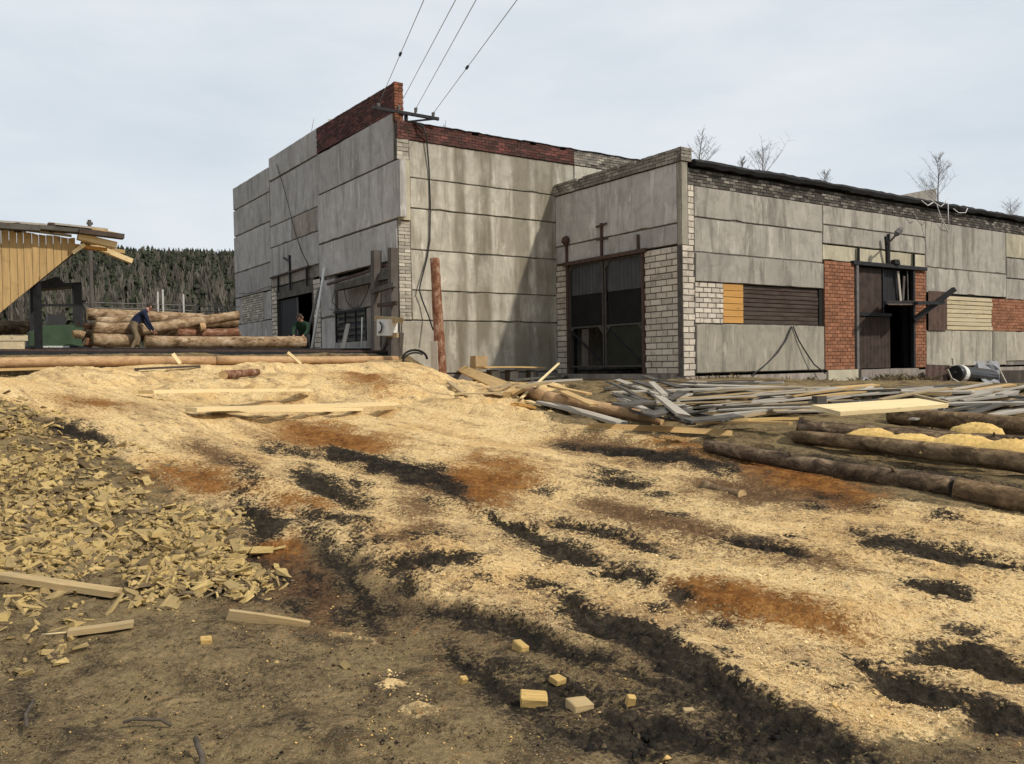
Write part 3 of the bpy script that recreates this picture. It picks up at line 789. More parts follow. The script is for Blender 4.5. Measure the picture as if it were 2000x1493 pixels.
def block_mesh(face, L, h, d, mat, var):
    key = (flip(face), round(L, 3), round(h, 3), mat.name, var)
    if key not in _block_mesh:
        mb = MB(); b = 0.006
        j = lambda: random.uniform(-0.006, 0.006)
        if flip(face):
            base = [(0, -L / 2), (0, L / 2)]
            vs = [(j(), -L / 2 + b + j(), -h / 2 + b + j()), (j(), L / 2 - b + j(), -h / 2 + b + j()), (j(), L / 2 - b + j(), h / 2 - b + j()), (j(), -L / 2 + b + j(), h / 2 - b + j()),
                  (.01, -L / 2, -h / 2), (.01, L / 2, -h / 2), (.01, L / 2, h / 2), (.01, -L / 2, h / 2), (d, -L / 2, -h / 2), (d, L / 2, -h / 2), (d, L / 2, h / 2), (d, -L / 2, h / 2)]
        else:
            vs = [(-L / 2 + b + j(), j(), -h / 2 + b + j()), (L / 2 - b + j(), j(), -h / 2 + b + j()), (L / 2 - b + j(), j(), h / 2 - b + j()), (-L / 2 + b + j(), j(), h / 2 - b + j()),
                  (-L / 2, .01, -h / 2), (L / 2, .01, -h / 2), (L / 2, .01, h / 2), (-L / 2, .01, h / 2), (-L / 2, d, -h / 2), (L / 2, d, -h / 2), (L / 2, d, h / 2), (-L / 2, d, h / 2)]
        fs = [(0, 1, 2, 3)]
        for r in (0, 4):
            for i in range(4):
                k = (i + 1) % 4
                fs.append((r + i, r + 4 + i, r + 4 + k, r + k))
        if flip(face): fs = [f[::-1] for f in fs]
        _block_mesh[key] = MB().add(vs, fs).mesh('block', mat)
    return _block_mesh[key]
def bricks(face, u0, u1, z0, z1, L, h, parent, mat, mmat, name='block', joint=0.018, depth=0.18, out=0.0, stuff=None, ragged=0.0, missing=0.0, zfun=None, back=True, rec=0.02):
    """running bond; STUFF names one joined part instead of a part per piece"""
    rows = max(1, int(round((z1 - z0) / h))); rh = (z1 - z0) / rows; mb = MB()
    for r in range(rows):
        zc = z0 + rh * (r + 0.5)
        u = u0 - (L / 2 if r % 2 else 0.0)
        while u < u1 - 0.03:
            a = max(u, u0); b = min(u + L, u1); u += L
            if b - a < 0.05: continue
            if missing and random.random() < missing: continue
            if ragged and r == rows - 1 and random.random() < ragged: continue
            zo = zfun((a + b) / 2) if zfun else 0.0
            o = out + random.uniform(-0.006, 0.006)
            if stuff:
                fbox(mb, face, a + joint / 2, b - joint / 2, zc - rh / 2 + joint / 2 + zo, zc + rh / 2 - joint / 2 + zo, o, o - depth, 0, 0.006)
            else:
                me_ = block_mesh(face, b - a - joint, rh - joint, depth, mat, random.randrange(4))
                ob = link(name, me_, parent, fp(face, (a + b) / 2, zc, o))
    if stuff:
        so = mb.build(stuff, mat, parent); so['kind'] = 'stuff'
    if back:
        mz = MB()
        if zfun:
            n = 6
            for i in range(n):
                a = u0 + (u1 - u0) * i / n; b = u0 + (u1 - u0) * (i + 1) / n; zo = zfun((a + b) / 2)
                fbox(mz, face, a, b, z0 + zo, z1 + zo - (rh if ragged else 0.0), out - rec, out - depth - 0.02)
        else:
            fbox(mz, face, u0, u1, z0, z1 - (rh if ragged else 0.0), out - rec, out - depth - 0.02)
        mz.build('mortar', mmat, parent)
def corrugated(face, u0, u1, z0, z1, parent, mat, name, pitch=0.16, amp=0.02, out=0.0):
    mb = MB(); n = max(2, int((u1 - u0) / pitch * 4))
    vs = []
    for i in range(n + 1):
        u = u0 + (u1 - u0) * i / n; o = out + amp * [0, 1, 1, 0][i % 4]
        vs += [fp(face, u, z0, o), fp(face, u, z1, o)]
    return mb.add(vs, [(2 * i, 2 * i + 2, 2 * i + 3, 2 * i + 1) for i in range(n)]).build(name, mat, parent)
def fbar(name, face, a, b, w, parent, mat, out=0.05, d=None):
    return MB().bar(fp(face, a[0], a[1], out), fp(face, b[0], b[1], out), w, d or w, up=(fp(face, 0, 0, 1)[0] - fp(face, 0, 0, 0)[0], fp(face, 0, 0, 1)[1] - fp(face, 0, 0, 0)[1], 0)).build(name, mat, parent)
def core(parent, boxes, name='inner_wall', mat=None):
    mb = MB()
    for a, b in boxes: mb.box(a, b)
    return mb.build(name, mat or MT['inside'], parent)

# ---------------------------------------------------- the low workshop (right)
wing = empty('low_workshop', K, AN)
tag(wing, 'lower concrete panel workshop at right with white block corner and red brick piers', 'building')
BX = [0.05, 6.2, 12.5, 18.65, 24.9, 31.0]
bl, cs = MT['block'], MT['concrete_front']
ZP = 5.66
panel('F', BX[0], BX[1], 4.73, ZP, cs, wing); panel('F', BX[0], BX[1], 3.70, 4.73, cs, wing); panel('F', BX[0], BX[1], 2.82, 3.70, cs, wing, out=0.03)
panel('F', BX[0], BX[1], 0.10, 1.59, MT['concrete_plinth'], wing, out=0.05)
panel('F', BX[1], BX[2], 5.0, ZP, cs, wing); panel('F', BX[1], BX[2], 4.36, 5.0, cs, wing)
for a, b in ((6.2, 8.12), (8.12, 9.95), (9.95, 11.6), (11.6, 12.5)):
    panel('F', a, b, 3.80, 4.36, MT['concrete_cream'], wing, out=-0.02, label='cream coloured lintel slab above the rusty door')
panel('F', BX[2], BX[3], 3.90, ZP, cs, wing); panel('F', BX[2], BX[3], 2.92, 3.90, cs, wing)
panel('F', BX[2], 17.5, 0.10, 1.53, MT['concrete_plinth'], wing); panel('F', 17.5, BX[3], 0.10, 1.53, MT['concrete_plinth'], wing)
panel('F', BX[3], BX[4], 4.62, ZP, MT['concrete_cream'], wing); panel('F', BX[3], BX[4], 3.75, 4.62, cs, wing); panel('F', BX[3], BX[4], 2.85, 3.75, cs, wing); panel('F', BX[3], BX[4], 0.25, 1.53, MT['concrete_plinth'], wing)
panel('F', BX[4], BX[5], 3.9, ZP, cs, wing); panel('F', BX[4], BX[5], 2.85, 3.9, cs, wing); panel('F', BX[4], BX[5], 0.2, 2.85, MT['concrete_plinth'], wing)
# footing strip
core(wing, [((X_W - 0.02, -0.10, -1.2), (8.0, 0.25, 0.02)), ((11.6, -0.10, -1.2), (31, 0.25, 0.02)), ((X_W - 0.06, 0.26, -1.2), (X_W + 0.24, 6.6, 0.1))], 'footing', MT['concrete_brown'])
core(wing, [((8.0, -0.22, -1.2), (11.6, 0.5, 0.08))], 'door_step', MT['concrete_brown'])
core(wing, [((6.22, -0.16, -1.2), (7.92, -0.105, 0.10))], 'pier_footing', MT['concrete_cream'])
# corner of white blocks and block infill
bricks('F', X_W, 0.05, 0.03, 3.88, 0.46, 0.185, wing, bl, MT['mortar'], depth=0.2, joint=0.026)
bricks('F', X_W + 0.245, 0.05, 3.88, ZP, 0.25, 0.185, wing, bl, MT['mortar'], depth=0.2)
bricks('F', 0.05, 1.28, 1.60, 2.82, 0.36, 0.15, wing, bl, MT['mortar'], depth=0.16, joint=0.026)
bricks('W', 0.21, 1.63, 0.10, 3.88, 0.46, 0.185, wing, bl, MT['mortar'], depth=0.2, joint=0.028)
bricks('W', 5.42, Y_S - 0.02, 0.10, 3.88, 0.42, 0.185, wing, bl, MT['mortar'], depth=0.2, joint=0.03)
# red brick piers beside the door and infill at the right
bricks('F', 6.22, 7.9, 0.10, 3.79, 0.28, 0.123, wing, MT['brick'], MT['mortar_red'], name='brick', joint=0.014, depth=0.12, out=0.04)
bricks('F', 11.72, 12.48, 0.10, 3.79, 0.28, 0.123, wing, MT['brick'], MT['mortar_red'], name='brick', joint=0.014, depth=0.12, out=0.02)
bricks('F', 17.46, 22.2, 1.53, 2.86, 0.28, 0.123, wing, MT['brick'], MT['mortar_red'], joint=0.014, depth=0.12, stuff='brick_infill')
# sooty brick band below the felt
bricks('F', X_W + 0.25, 31.0, ZP, 6.14, 0.26, 0.088, wing, MT['brick_soot'], MT['mortar_dark'], joint=0.02, depth=0.14, stuff='brick_band', missing=0.05)
# end wall
panel('W', 0.2, Y_S - 0.02, 4.54, 6.32, MT['concrete_shade'], wing, th=0.24, label='large smooth concrete panel over the gate')
panel('W', 0.2, 3.6, 3.92, 4.54, MT['concrete_shade'], wing, th=0.24); panel('W', 3.6, Y_S - 0.02, 3.92, 4.54, MT['concrete_shade'], wing, th=0.24)
core(wing, [((X_W + 0.005, 0.005, 3.89), (X_W + 0.24, 0.195, 6.32))], 'wall_edge', MT['concrete_plinth'])
bricks('W', -0.02, Y_S - 0.02, 6.32, 6.72, 0.26, 0.10, wing, MT['brick_grey'], MT['mortar'], joint=0.016, depth=0.2, out=0.05, stuff='brick_coping', ragged=0.12)
bricks('F', X_W - 0.05, X_W + 0.40, 6.32, 6.72, 0.22, 0.10, wing, MT['brick_grey'], MT['mortar'], joint=0.016, depth=0.16, out=0.04, stuff='coping_end')
core(wing, [((X_W + 0.03, 0.13, 6.33), (X_W + 0.38, Y_S - 0.05, 6.70))], 'parapet_core', MT['mortar'])
# roof, felt edge, inner faces
core(wing, [((X_W + 0.26, 0.1, 6.0), (31, 12, 6.2))], 'roof', MT['roof'])
mb = MB(); n = 130; vs = []; fs = []
for i in range(n + 1):
    x = X_W + 0.40 + (31 - X_W - 0.4) * i / n
    hgt = 6.41 + random.uniform(-.018, .018) + 0.03 * fbm(np.array([x * 1.7]), np.array([0.3]), 501, 3)[0] * 2; low = 6.19 + random.uniform(-.02, .02) + 0.05 * fbm(np.array([x * 2.1]), np.array([5.0]), 503, 3)[0] * 2
    o = 0.18 + 0.06 * fbm(np.array([x * 1.1]), np.array([9.0]), 507, 3)[0]
    vs += [(x, -o, low), (x, -o - 0.05, (low + hgt) / 2), (x, -o + 0.06, hgt), (x, 0.8, hgt - 0.08), (x, 0.05, low + 0.03)]
for i in range(n):
    for k in range(5):
        a, b = i * 5 + k, i * 5 + (k + 1) % 5
        fs.append((a, b, b + 5, a + 5))
fs += [(4, 3, 2, 1, 0), tuple(n * 5 + k for k in range(5))]
mb.add(vs, fs).build('felt_edge', MT['tar'], wing)
core(wing, [((X_W + 0.3, 0.3, 0.1), (7.85, 0.45, 6.0)), ((11.75, 0.3, 0.1), (30.9, 0.45, 6.0)), ((7.85, 0.3, 3.75), (11.75, 0.45, 6.0)),
            ((X_W + 0.26, 0.46, 0.1), (X_W + 0.4, 1.6, 6.0)), ((X_W + 0.26, 5.45, 0.1), (X_W + 0.4, 6.6, 6.0)), ((X_W + 0.26, 1.6, 3.9), (X_W + 0.4, 5.45, 6.0)),
            ((X_W + 0.26, 11.8, -1), (31, 12, 6.0)), ((30.8, 0.5, -1), (31, 11.7, 6)), ((X_W + 0.26, 0.46, -0.3), (30.7, 11.7, 0.02)), ((-0.2, 6.75, 0), (0.0, 11.7, 6.0))])
# mortar in the joints between the panels
core(wing, [((0.06, 0.045, 2.80), (18.7, 0.16, ZP)), ((0.06, 0.045, 0.1), (6.2, 0.16, 1.6)), ((12.5, 0.045, 0.1), (31, 0.16, 1.5)), ((18.7, 0.045, 2.88), (31, 0.16, ZP)), ((X_W + 0.06, 0.22, 3.93), (X_W + 0.2, Y_S - 0.04, 6.3))][1:], 'joint_mortar', MT['joint'])
core(wing, [((0.06, 0.03, 2.84), (6.19, 0.16, ZP)), ((6.2, 0.03, 4.38), (12.5, 0.16, ZP)), ((12.5, 0.03, 2.94), (18.69, 0.16, ZP))], 'joint_mortar', MT['joint'])
# boarded window
k0 = 1.28
for i in range(6):
    a = 1.62 + i * 0.2
    MB().box((1.29, 0.02 - random.uniform(0, .012), a + 0.008), (2.19, 0.06, a + 0.192)).build('plank', MT['wood_tan'], wing)
for i in range(9):
    a = 1.61 + i * 0.1345
    MB().box((2.21, 0.06 + random.uniform(-.015, .012), a + 0.01), (5.98, 0.10, a + 0.122), jit=0.004).build('plank', MT['wood_dark'], wing)['label'] = 'dark charred horizontal board over the window'
core(wing, [((1.28, 0.07, 1.6), (2.2, 0.1, 2.82)), ((2.2, 0.11, 1.6), (6.19, 0.16, 2.82)), ((5.99, 0.02, 1.6), (6.17, 0.105, 2.82))], 'window_backing', MT['inside'])
# right window: rusty sheet and pale boards
corrugated('F', 12.58, 13.88, 1.50, 3.0, wing, MT['sheet_rust'], 'rusty_shutter', 0.3, 0.012, 0.05)
for i in range(8):
    a = 1.53 + i * 0.166
    MB().box((13.92, -0.02 - random.uniform(0, .02), a + 0.012), (17.44 + random.uniform(-.1, .02), 0.02, a + 0.155), jit=0.008).build('plank', MT['wood_side'], wing)
core(wing, [((12.55, 0.06, 1.53), (17.45, 0.1, 2.92))], 'window_backing', MT['inside'])
# metal door
fbar('door_post', 'F', (8.02, 0.1), (8.02, 3.78), 0.13, wing, MT['steel_grey'], 0.03)
fbar('door_post', 'F', (11.62, 0.1), (11.62, 3.78), 0.12, wing, MT['steel'], 0.0)
fbar('lintel_beam', 'F', (7.75, 3.80), (12.4, 3.80), 0.13, wing, MT['steel'], 0.06)
dl = empty('door_leaf', (0, 0, 0), 0, wing)
corrugated('F', 8.12, 10.25, 0.12, 1.95, dl, MT['door_rust'], 'lower_sheet', 0.22, 0.015, -0.10)
corrugated('F', 8.12, 9.75, 2.10, 3.70, dl, MT['door_rust'], 'upper_sheet', 0.4, 0.012, -0.10)
corrugated('F', 9.8, 10.9, 2.45, 3.72, dl, MT['steel'], 'window_sheet', 0.2, 0.02, -0.18)
MB().box((8.1, 0.04, 1.98), (10.3, 0.10, 2.1)).box((8.1, 0.04, 0.1), (8.2, 0.10, 3.72)).box((9.78, 0.06, 2.1), (9.86, 0.12, 3.72)).build('leaf_frame', MT['steel'], dl)
for x, z0, z1, tw in ((10.72, 2.42, 3.66, 0.12), (11.12, 2.6, 3.5, -0.05), (11.33, 2.5, 3.7, 0.03)):
    fbar('hanging_board', 'F', (x, z1), (x + tw * 1.6, z0), 0.12 if x != 11.33 else 0.05, wing, MT['wood_grey' if x < 10.9 else 'wood_post'], -0.05, 0.03)
for x in (8.12, 9.97, 11.58):
    fbar('rail_hanger', 'F', (x, 3.85), (x, 4.36 if x != 9.97 else 4.95), 0.07, wing, MT['steel'], 0.06)
MB().box((10.15, -0.2, 3.86), (10.42, -0.02, 4.05), jit=0.03).build('rail_roller', MT['steel'], wing)
# gate in the end wall
gt = empty('workshop_gate', (0, 0, 0), 0, wing)
fbar('lintel_beam', 'W', (1.5, 3.90), (5.6, 3.88), 0.12, wing, MT['rust_iron'], 0.05)
for y0, y1, nm in ((1.72, 3.5, 'near'), (3.62, 5.38, 'far')):
    lf = empty('gate_leaf', (0, 0, 0), 0, gt)
    corrugated('W', y0 + 0.06, y1 - 0.06, 2.78, 3.80, lf, MT['sheet_blue'], 'upper_sheet', 0.18, 0.015, -0.08)
    corrugated('W', y0 + 0.06, y1 - 0.06, 1.72, 2.77, lf, MT['opening_dark'], 'middle_sheet', 0.9, 0.01, -0.10)  # dark sheet fills the opening in place of the unlit interior
    if nm == 'near': corrugated('W', y0 + 0.06, y1 - 0.06, 0.35, 1.66, lf, MT['sheet_green'], 'lower_sheet', 0.6, 0.01, -0.08)
    else:
        fbar('loose_board', 'W', (4.66, 0.35), (4.62, 1.62), 0.34, lf, MT['wood_post'], -0.1, 0.03)
    fr = MB()
    for a, b in (((y0, 0.3), (y0, 3.84)), ((y1, 0.3), (y1, 3.84)), ((y0, 3.8), (y1, 3.8)), ((y0, 1.68), (y1, 1.68)), ((y0, 0.35), (y1, 0.35))):
        fr.bar(fp('W', *a, -0.05), fp('W', *b, -0.05), 0.055, 0.055, up=(-1, 0, 0))
    for yy, s in ((y0, 1), (y1, -1)):
        for zz, q in ((3.8, -1), (1.68, -1)):
            fr.add([fp('W', yy + s * .03, zz + q * .03, -0.03), fp('W', yy + s * .26, zz + q * .03, -0.03), fp('W', yy + s * .03, zz + q * .26, -0.03)], [(0, 1, 2)])
    fr.build('leaf_frame', MT['gate_frame'], lf)
    fbar('leaf_brace', 'W', (y1 - 0.05, 1.6), (y0 + 0.05, 0.42), 0.05, lf, MT['steel'], -0.04)
for y, z1 in ((1.83, 4.42), (3.56, 5.02), (5.4, 4.58)):
    fbar('rail_hanger', 'W', (y, 3.9), (y, z1), 0.07, wing, MT['rust_iron'], 0.05)
fbar('hanger_arm', 'W', (3.30, 4.98), (3.82, 4.93), 0.05, wing, MT['rust_iron'], 0.05); fbar('hanger_arm', 'W', (3.25, 4.48), (3.8, 4.5), 0.04, wing, MT['rust_iron'], 0.05)
MB().tube([fp('W', 5.4, 4.55, 0.03), fp('W', 5.4, 4.66, 0.08), fp('W', 5.4, 4.78, 0.06), fp('W', 5.4, 4.85, 0.05)], [0.09, 0.16, 0.13, 0.04], 7).build('hanger_cap', MT['rust_iron'], wing)
fbar('gate_post', 'W', (1.66, 0.1), (1.66, 3.86), 0.1, wing, MT['rust_iron'], 0.0); fbar('gate_post', 'W', (5.42, 0.1), (5.42, 3.86), 0.1, wing, MT['rust_iron'], 0.0)
# raised shaft on the roof
sh0 = np.array([13.6, 3.5])
_ua, _ub = (loc(on_plane(px, py, K + 3.4 * DL, DL)) for px, py in ((1748, 384), (1829, 368)))
MB().add([(_ua[0], 3.4, 6.15), (_ub[0], 3.4, 6.15), (_ub[0] + .02, 4.6, 6.15), (_ua[0], 4.6, 6.15), (_ua[0], 3.4, _ua[2]), (_ub[0], 3.4, _ub[2]), (_ub[0] + .02, 4.6, _ub[2]), (_ua[0], 4.6, _ua[2])], BOXF).build('roof_upstand', MT['concrete_front'], wing)

# ---------------------------------------------------- the tall workshop
tall = empty('tall_workshop', K, AN)
tag(tall, 'taller grey concrete panel workshop with dark red brick parapet, behind the sawdust bank', 'building')
cg, cd_ = MT['concrete_shade'], MT['concrete_side']
XS1 = 0.44
zr = [0.2, 1.90, 2.85, 4.12, 5.42, 6.37, 7.54]
for i in range(6):
    panel('S', X_G + 0.42 if i else X_G + 0.05, XS1, zr[i], zr[i + 1], cd_, tall, gap=0.014)
    panel('S', XS1, 6.6, zr[i], zr[i + 1], cd_, tall, gap=0.014)
    panel('S', 6.6, 12.6, zr[i], zr[i + 1], cd_, tall, gap=0.014)
bricks('S', X_G, XS1, 7.54, 8.09, 0.26, 0.092, tall, MT['brick_dark'], MT['mortar_dark'], joint=0.012, depth=0.14, out=0.03, stuff='brick_parapet', ragged=0.06, missing=0.01)
bricks('S', XS1, 12.6, 7.54, 8.09, 0.26, 0.092, tall, MT['brick_grey'], MT['mortar'], joint=0.014, depth=0.14, out=0.02, stuff='grey_brick_parapet', ragged=0.1, missing=0.02)
bricks('S', X_G, X_G + 0.42, 1.92, 5.0, 0.42, 0.112, tall, MT['block_small'], MT['mortar'], joint=0.016, depth=0.2, stuff='corner_bricks')
bricks('S', X_G, X_G + 0.42, 6.9, 7.54, 0.42, 0.13, tall, MT['block_small'], MT['mortar'], joint=0.016, depth=0.2, stuff='corner_bricks')
core(tall, [((X_G + 0.06, Y_S - 0.06, 5.02), (X_G + 0.40, Y_S + 0.15, 6.88))], 'corner_pilaster', MT['concrete_cream'])
G1, G2, G3, G4 = Y_S + 0.02, 12.58, 18.12, 23.35
panel('G', G1 + 0.16, G2, 6.87, 8.39, cg, tall, out=0.02, gap=0.024); panel('G', G1 - 0.3, G2, 5.04, 6.87, cg, tall, out=0.05, gap=0.026); panel('G', G1, G2, 3.78, 5.04, cg, tall, out=0.03, gap=0.026)
panel('G', 11.28, G2, 2.30, 3.70, cg, tall); panel('G', 11.28, G2, 0.35, 2.28, cg, tall); panel('G', 8.62, 11.25, 2.45, 3.70, MT['concrete_brown'], tall, out=-0.12)
panel('G', G1, 8.6, 2.45, 3.72, MT['concrete_brown'], tall); panel('G', G1, 8.6, 0.2, 2.45, MT['concrete_brown'], tall); panel('G', 8.6, 11.25, 0.1, 1.36, cg, tall)
panel('G', G2, G3, 8.40, 9.42, cg, tall, gap=0.024); panel('G', G2, G3, 6.49, 8.40, cg, tall, out=-0.02, gap=0.024)
panel('G', G2, 15.53, 5.58, 6.49, MT['concrete_brown'], tall, label='brownish short concrete panel'); panel('G', 15.53, G3, 5.58, 6.49, cg, tall)
panel('G', G2, G3, 4.33, 5.58, cg, tall, out=0.03, gap=0.024); panel('G', 13.8, G3, 3.88, 4.33, MT['concrete_brown'], tall)
panel('G', G3, G4, 8.0, 9.08, cg, tall, gap=0.024); panel('G', G3, G4, 6.74, 8.0, cg, tall, gap=0.024); panel('G', G3, G4, 5.0, 6.74, cg, tall, gap=0.024); panel('G', G3, G4, 3.81, 5.0, cg, tall, gap=0.02)
panel('G', G3, 19.25, 2.56, 3.81, cg, tall); panel('G', 22.35, G4, 2.56, 3.81, cg, tall); panel('G', G3, G4, 0.3, 2.56, cg, tall)
bricks('G', 19.25, 22.35, 2.56, 3.81, 0.26, 0.105, tall, MT['block_small'], MT['mortar_dark'], joint=0.022, depth=0.14, stuff='brick_infill')
bricks('G', 17.48, G3, 0.3, 3.88, 0.42, 0.18, tall, bl, MT['mortar_dark'], joint=0.03, depth=0.2)
bricks('G', 12.62, 13.3, 0.3, 3.80, 0.42, 0.18, tall, bl, MT['mortar_dark'], joint=0.022, depth=0.2)
for x0, x1 in ((X_G + .3, XS1), (XS1, 12.5)):
    mb = MB(); n = 40
    vs = []; fs = []
    for i in range(n + 1):
        x = x0 + (x1 - x0) * i / n; hh = 8.10 + random.uniform(-.015, .02)
        vs += [(x, Y_S - .06, hh - .03), (x, Y_S - .05, hh), (x, Y_S + .4, hh - .01), (x, Y_S + .4, hh - .05)]
    for i in range(n):
        for k in range(4):
            a, b = i * 4 + k, i * 4 + (k + 1) % 4
            fs.append((a, b, b + 4, a + 4))
    mb.add(vs, fs).build('felt_strip', MT['tar'], tall)
# brick parapet of the gable
bricks('G', Y_S + 0.08, G2, 8.41, 9.33, 0.26, 0.092, tall, MT['brick_dark'], MT['mortar_dark'], joint=0.012, depth=0.12, out=0.04, stuff='gable_brick_parapet', zfun=lambda u: -.02 + .09 * (u - 9.6) / 5.8)
core(tall, [((X_G + 0.085, Y_S + 0.16, 8.40), (X_G + 0.26, G2, 9.24))], 'parapet_core', MT['brick_dark'])
bricks_mb = MB()
for r in range(13):
    z = 8.08 + r * 0.093
    for k in range(2):
        a = X_G - 0.03 + k * 0.155 + (0.0 if r % 2 else 0.0)
        bricks_mb.box((a, Y_S + 0.02, z), (a + (0.145 if not (r % 2 and k) else 0.13), Y_S + 0.15, z + 0.08), jit=0.006)
so = bricks_mb.build('parapet_end_bricks', MT['brick_end'], tall); so['kind'] = 'stuff'
core(tall, [((X_G + 0.01, Y_S + 0.155, 8.1), (X_G + 0.25, Y_S + 0.18, 8.395))], 'parapet_foot', MT['mortar_red'])
core(tall, [((X_G + 0.3, Y_S + 0.3, 7.6), (12.5, G4, 7.9))], 'roof', MT['roof'])
core(tall, [((X_G + 0.3, Y_S + 0.26, 0), (12.5, Y_S + 0.4, 7.6)), ((X_G + 0.26, Y_S + 0.4, 3.9), (X_G + 0.4, G4, 8.3)), ((X_G + 0.26, Y_S + 0.4, 0), (X_G + 0.4, 13.3, 3.9)), ((X_G + 0.26, 17.5, 0), (X_G + 0.4, G4, 3.9)),
            ((X_G + 0.26, G4 - 0.2, -0.5), (12.5, G4 - 0.02, 7.6)), ((12.4, Y_S + 0.4, 0), (12.6, G4 - 0.2, 7.6)), ((X_G + 0.4, Y_S + 0.4, 0.2), (12.4, G4 - 0.2, 0.35)), ((X_G + 0.26, 12.6, 8.3), (X_G + 0.3, 18.1, 9.3)), ((X_G + 0.1, G4 - 0.02, 0), (X_G + 0.3, G4 + 0.05, 9.0))])
core(tall, [((X_G - 0.03, Y_S + 0.1, -1), (X_G + 0.26, G4, 0.25)), ((X_G, Y_S - 0.04, -1), (12.5, Y_S + 0.2, 0.18))], 'footing', MT['concrete_brown'])
core(tall, [((X_G + 0.44, Y_S + 0.04, 0.2), (12.5, Y_S + 0.18, 7.52)), ((X_G + 0.04, Y_S + 0.2, 3.9), (X_G + 0.18, G2, 8.38)), ((X_G + 0.05, G2, 3.9), (X_G + 0.17, G3, 9.38)), ((X_G + 0.04, G3, 0.3), (X_G + 0.18, G4 - 0.1, 2.55)), ((X_G + 0.04, G3, 3.84), (X_G + 0.18, G4 - 0.1, 9.05)), ((X_G + 0.13, Y_S + 0.2, 0.3), (X_G + 0.18, 8.6, 3.89)), ((X_G + 0.05, 11.3, 0.4), (X_G + 0.18, 12.56, 3.89))], 'joint_mortar', MT['joint'])
# gate in the gable
tg = empty('yard_gate', (0, 0, 0), 0, tall)
corrugated('G', 15.35, 17.42, 0.4, 3.30, tg, MT['steel'], 'gate_leaf', 0.2, 0.02, -0.15)
MB().box((X_G + 0.02, 13.3, 3.36), (X_G + 0.1, 17.45, 3.86), jit=0.01).build('gate_transom', MT['wood_slab'], tg)
fbar('gate_post', 'G', (13.36, 0.3), (13.36, 3.4), 0.12, tg, MT['rust_iron'], -0.05); fbar('gate_post', 'G', (15.3, 0.4), (15.3, 3.3), 0.06, tg, MT['steel_grey'], -0.12)
fbar('rail_beam', 'G', (13.6, 4.34), (18.0, 4.30), 0.07, tall, MT['rust_iron'], 0.07)
for y, z1 in ((13.75, 4.3), (15.6, 5.0), (17.0, 4.3)):
    fbar('rail_hanger', 'G', (y, 3.6), (y, z1), 0.07, tall, MT['steel'], 0.08)
fbar('hanger_arm', 'G', (15.6, 4.75), (16.3, 4.98), 0.06, tall, MT['steel'], 0.08)
# gable window with bars
wd = empty('barred_window', (0, 0, 0), 0, tall)
MB().box((X_G + 0.15, 8.64, 1.38), (X_G + 0.2, 11.2, 2.42)).build('pane', MT['sheet_blue'], wd)
for z in (1.42, 1.62, 1.84, 2.06, 2.26):
    fbar('louvre', 'G', (8.66, z), (11.2, z + random.uniform(-.03, .03)), 0.09, wd, MT['wood_slab'], -0.06, 0.03)
for y in (8.66, 9.5, 10.4, 11.2): fbar('bar', 'G', (y, 1.38), (y, 2.42), 0.05, wd, MT['steel'], -0.02)
fbar('window_head', 'G', (8.6, 2.43), (11.3, 2.43), 0.07, wd, MT['steel'], 0.0)

# ------------------------------------------------------------------ loose timber helpers
def frame_matrix(a, b, roll=0.0):
    a = Vector(a); b = Vector(b); x = (b - a).normalized()
    y = Vector((0, 0, 1)).cross(x)
    if y.length < 1e-3: y = Vector((0, 1, 0))
    y.normalize(); z = x.cross(y)
    if roll:
        q = Matrix.Rotation(roll, 3, x); y = q @ y; z = q @ z
    m = Matrix.Identity(4)
    for i in range(3):
        m[i][0] = x[i]; m[i][1] = y[i]; m[i][2] = z[i]; m[i][3] = ((a + b) / 2)[i]
    return m
def plank(name, a, b, w, th, mat, label=None, cat='plank', group=None, roll=0.0, bend=0.02, parent=None, rag=0.02):
    L = (Vector(b) - Vector(a)).length; n = 7; mb = MB(); vs = []
    bend *= min(1.0, L / 2.5); rag = min(rag, L * .02)
    c1, c2 = random.uniform(-bend, bend), random.uniform(-bend, bend) * 0.6
    for i in range(n + 1):
        t = i / n * 2 - 1
        x = t * L / 2; zz = c1 * (1 - t * t); yy = c2 * (1 - t * t)
        e = rag if i in (0, n) else 0.0
        w0 = w * (1 + random.uniform(-.04, .04))
        vs += [(x + random.uniform(-e, e), yy - w0 / 2, zz - th / 2), (x + random.uniform(-e, e), yy + w0 / 2, zz - th / 2), (x + random.uniform(-e, e), yy + w0 / 2, zz + th / 2), (x + random.uniform(-e, e), yy - w0 / 2, zz + th / 2)]
    fs = []
    for i in range(n):
        for k in range(4):
            p, q = i * 4 + k, i * 4 + (k + 1) % 4
            fs.append((p, p + 4, q + 4, q))
    fs += [(0, 1, 2, 3), tuple(n * 4 + k for k in (3, 2, 1, 0))]
    o = mb.add(vs, fs).build(name, mat, parent)
    o.matrix_world = frame_matrix(a, b, roll) if parent is None else o.matrix_world
    if label: tag(o, label, cat, group)
    return o
